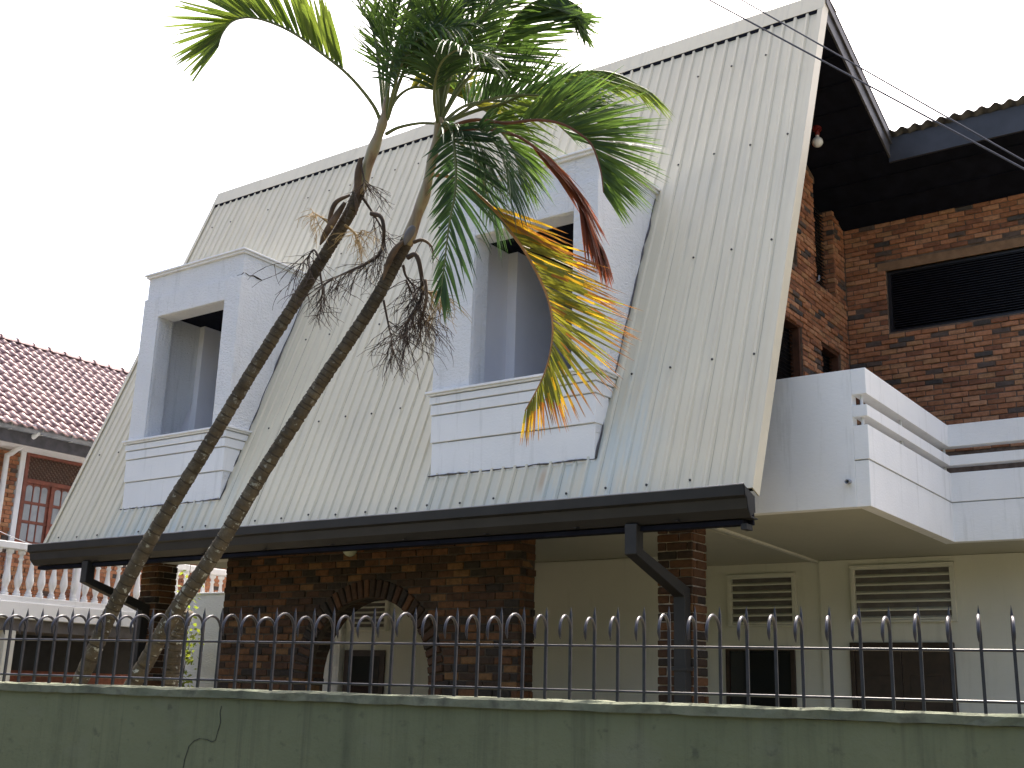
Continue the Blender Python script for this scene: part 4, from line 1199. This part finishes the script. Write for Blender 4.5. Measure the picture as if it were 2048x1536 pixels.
# downpipe
e = MB(); P0 = on_x(76, 866, EX+.05); A1 = Vector((NX+.10, 11.52, 5.62))
e.tube([P0+Vector((0, 0, .08)), P0, P0+Vector((-.06, -.03, -.06)), A1+Vector((.05, .04, .03)), A1, A1+Vector((0, 0, -.1)), (NX+.10, 11.52, 2.9)], .05, 10); e.build('downpipe', 'pvc_white', nb, smooth=True)
# balcony
BXn = -18.65
e = MB(); e.box(NX, BXn+.12, 6, 17, 2.62, 2.90); e.build('balcony_slab', 'smooth_white', nb, bevel=.01)
e = MB(); e.box(NX-.0, BXn+.02, 6, 17, 2.42, 2.615); e.build('slab_edge', 'pot_grey', nb)
e = MB(); e.box(BXn-.09, BXn+.09, 6, 17, 2.90, 3.0); bb = e.build('balustrade', 'smooth_white', nb, bevel=.01)
e = MB(); e.box(BXn-.11, BXn+.11, 6, 17, 3.78, 3.90); e.build('handrail', 'smooth_white', bb, bevel=.012)
bprof = [(.066, 0), (.066, .05), (.045, .055), (.058, .08), (.040, .10), (.036, .13), (.052, .18), (.070, .25), (.066, .32), (.048, .42), (.036, .52), (.030, .60), (.048, .625), (.048, .645), (.032, .66), (.036, .70), (.066, .72), (.066, .785)]
bm0 = MB(); bm0.lathe((0, 0, 0), bprof, 10); bal_me = bpy.data.meshes.new('baluster'); bal_me.from_pydata(bm0.v, [], bm0.f); bal_me.materials.append(MAT['smooth_white'])
bal_me.polygons.foreach_set('use_smooth', [True]*len(bm0.f))
y = 8.0
while y < 16.9:
    share('baluster', bal_me, Vector((BXn, y, 2.998)), bb); y += .222
# ground storey: dark openings with reddish panels
e = MB(); e.box(NX-.02, NX+.02, 6, 17, .9, 2.42); e.build('ground_opening', 'dark_louvre', nb)
e = MB(); e.box(NX+.021, NX+.06, 6, 17, .9, 1.78); e.build('low_panel', 'red_wood', nb)
for y in (9.5, 11.2, 14.6):
    e = MB(); e.box(BXn-.15, BXn+.05, y, y+.2, 0, 2.42); e.build('post', 'cream_plaster', nb, bevel=.01)

# ================================================================== GARDEN WALL, SHRUB
e = MB(); e.box(-18.4, -13.4, 13.9, 14.08, 0, 3.20); e.box(-18.42, -13.38, 13.87, 14.11, 3.20, 3.235)
tag(e.build('garden_wall', 'white_plaster', None, bevel=.01), 'plain white plastered side wall between porch pillar and arched brick wall', 'wall')
def shrub(loc, h, spread, nl, label, seed, mat='leaf_shrub', ls=.05):
    rnd = random.Random(seed); S = thing('shrub', loc, label, 'shrub'); c = Vector(loc)
    st_ = MB(); lf = MB()
    for i in range(9):
        a = rnd.uniform(0, 6.28); rr = spread*rnd.uniform(.2, 1)
        pts = [c+Vector((rnd.uniform(-.1, .1), rnd.uniform(-.1, .1), -.05))]
        tip = c+Vector((rr*math.cos(a), rr*math.sin(a), h*rnd.uniform(.65, 1)))
        for k in range(1, 7): pts.append(pts[0].lerp(tip, k/6)+Vector((rnd.uniform(-.05, .05), rnd.uniform(-.05, .05), 0)))
        st_.tube(pts, [.018*(1-k/8) for k in range(7)], 5)
        for q in range(nl//9):
            f = rnd.uniform(.25, 1); k = min(5, int(f*6)); p = pts[k].lerp(pts[k+1], f*6-k)+Vector((rnd.gauss(0, .13), rnd.gauss(0, .13), rnd.gauss(0, .1)))
            d = Vector((rnd.uniform(-1, 1), rnd.uniform(-1, 1), rnd.uniform(-.8, .5))).normalized(); w = d.orthogonal().normalized(); w = Matrix.Rotation(rnd.uniform(0, 6.28), 3, d) @ w
            L = ls*rnd.uniform(.7, 1.4); lf.add([p, p+d*L*.5+w*L*.28, p+d*L, p+d*L*.5-w*L*.28], [(0, 1, 2, 3)])
    st_.build('stem', 'twig_dark', S, smooth=True); lf.build('foliage', mat, S)
_sp = on_y(356, 1300, 13.2); shrub((_sp.x, 13.2, 0), 3.75, .38, 1100, 'yellow-green leafy shrub between the two houses by the porch pillar', 4, ls=.09)

# ================================================================== CABLES
def cable(name, a, b2, da, db, sag, r, mat, label, group=None):
    A = at_depth(*a, da); Bv = at_depth(*b2, db); pts = []
    A2 = A+(A-Bv)*2.; B2 = Bv+(Bv-A)*1.3
    for i in range(25):
        t = i/24; pts.append(A2.lerp(B2, t)-Vector((0, 0, sag*4*t*(1-t))))
    e = MB(); e.tube(pts, r, 6); o = e.build(name, mat, None, smooth=True)
    return tag(o, label, 'cable', group)
cable('overhead_cable', (1415, -2), (2048, 338), 8.2, 6.2, .0, .0058, 'cable_black', 'lower of two thin cables crossing in front of the gable', 'overhead cables')
cable('overhead_cable', (1480, -2), (2048, 322), 8.6, 6.5, .0, .0052, 'cable_black', 'upper of two thin cables crossing in front of the gable', 'overhead cables')
A = on_x(-60, 1030, -18.5); Bv = Vector((-15.6, 10.06, 3.46))
e = MB(); e.tube([A.lerp(Bv, i/12)-Vector((0, 0, .06*4*(i/12)*(1-i/12))) for i in range(13)], .006, 6)
tag(e.build('service_cable', 'cable_pale', None, smooth=True), 'pale service cable running from the eave past the neighbour window', 'cable')
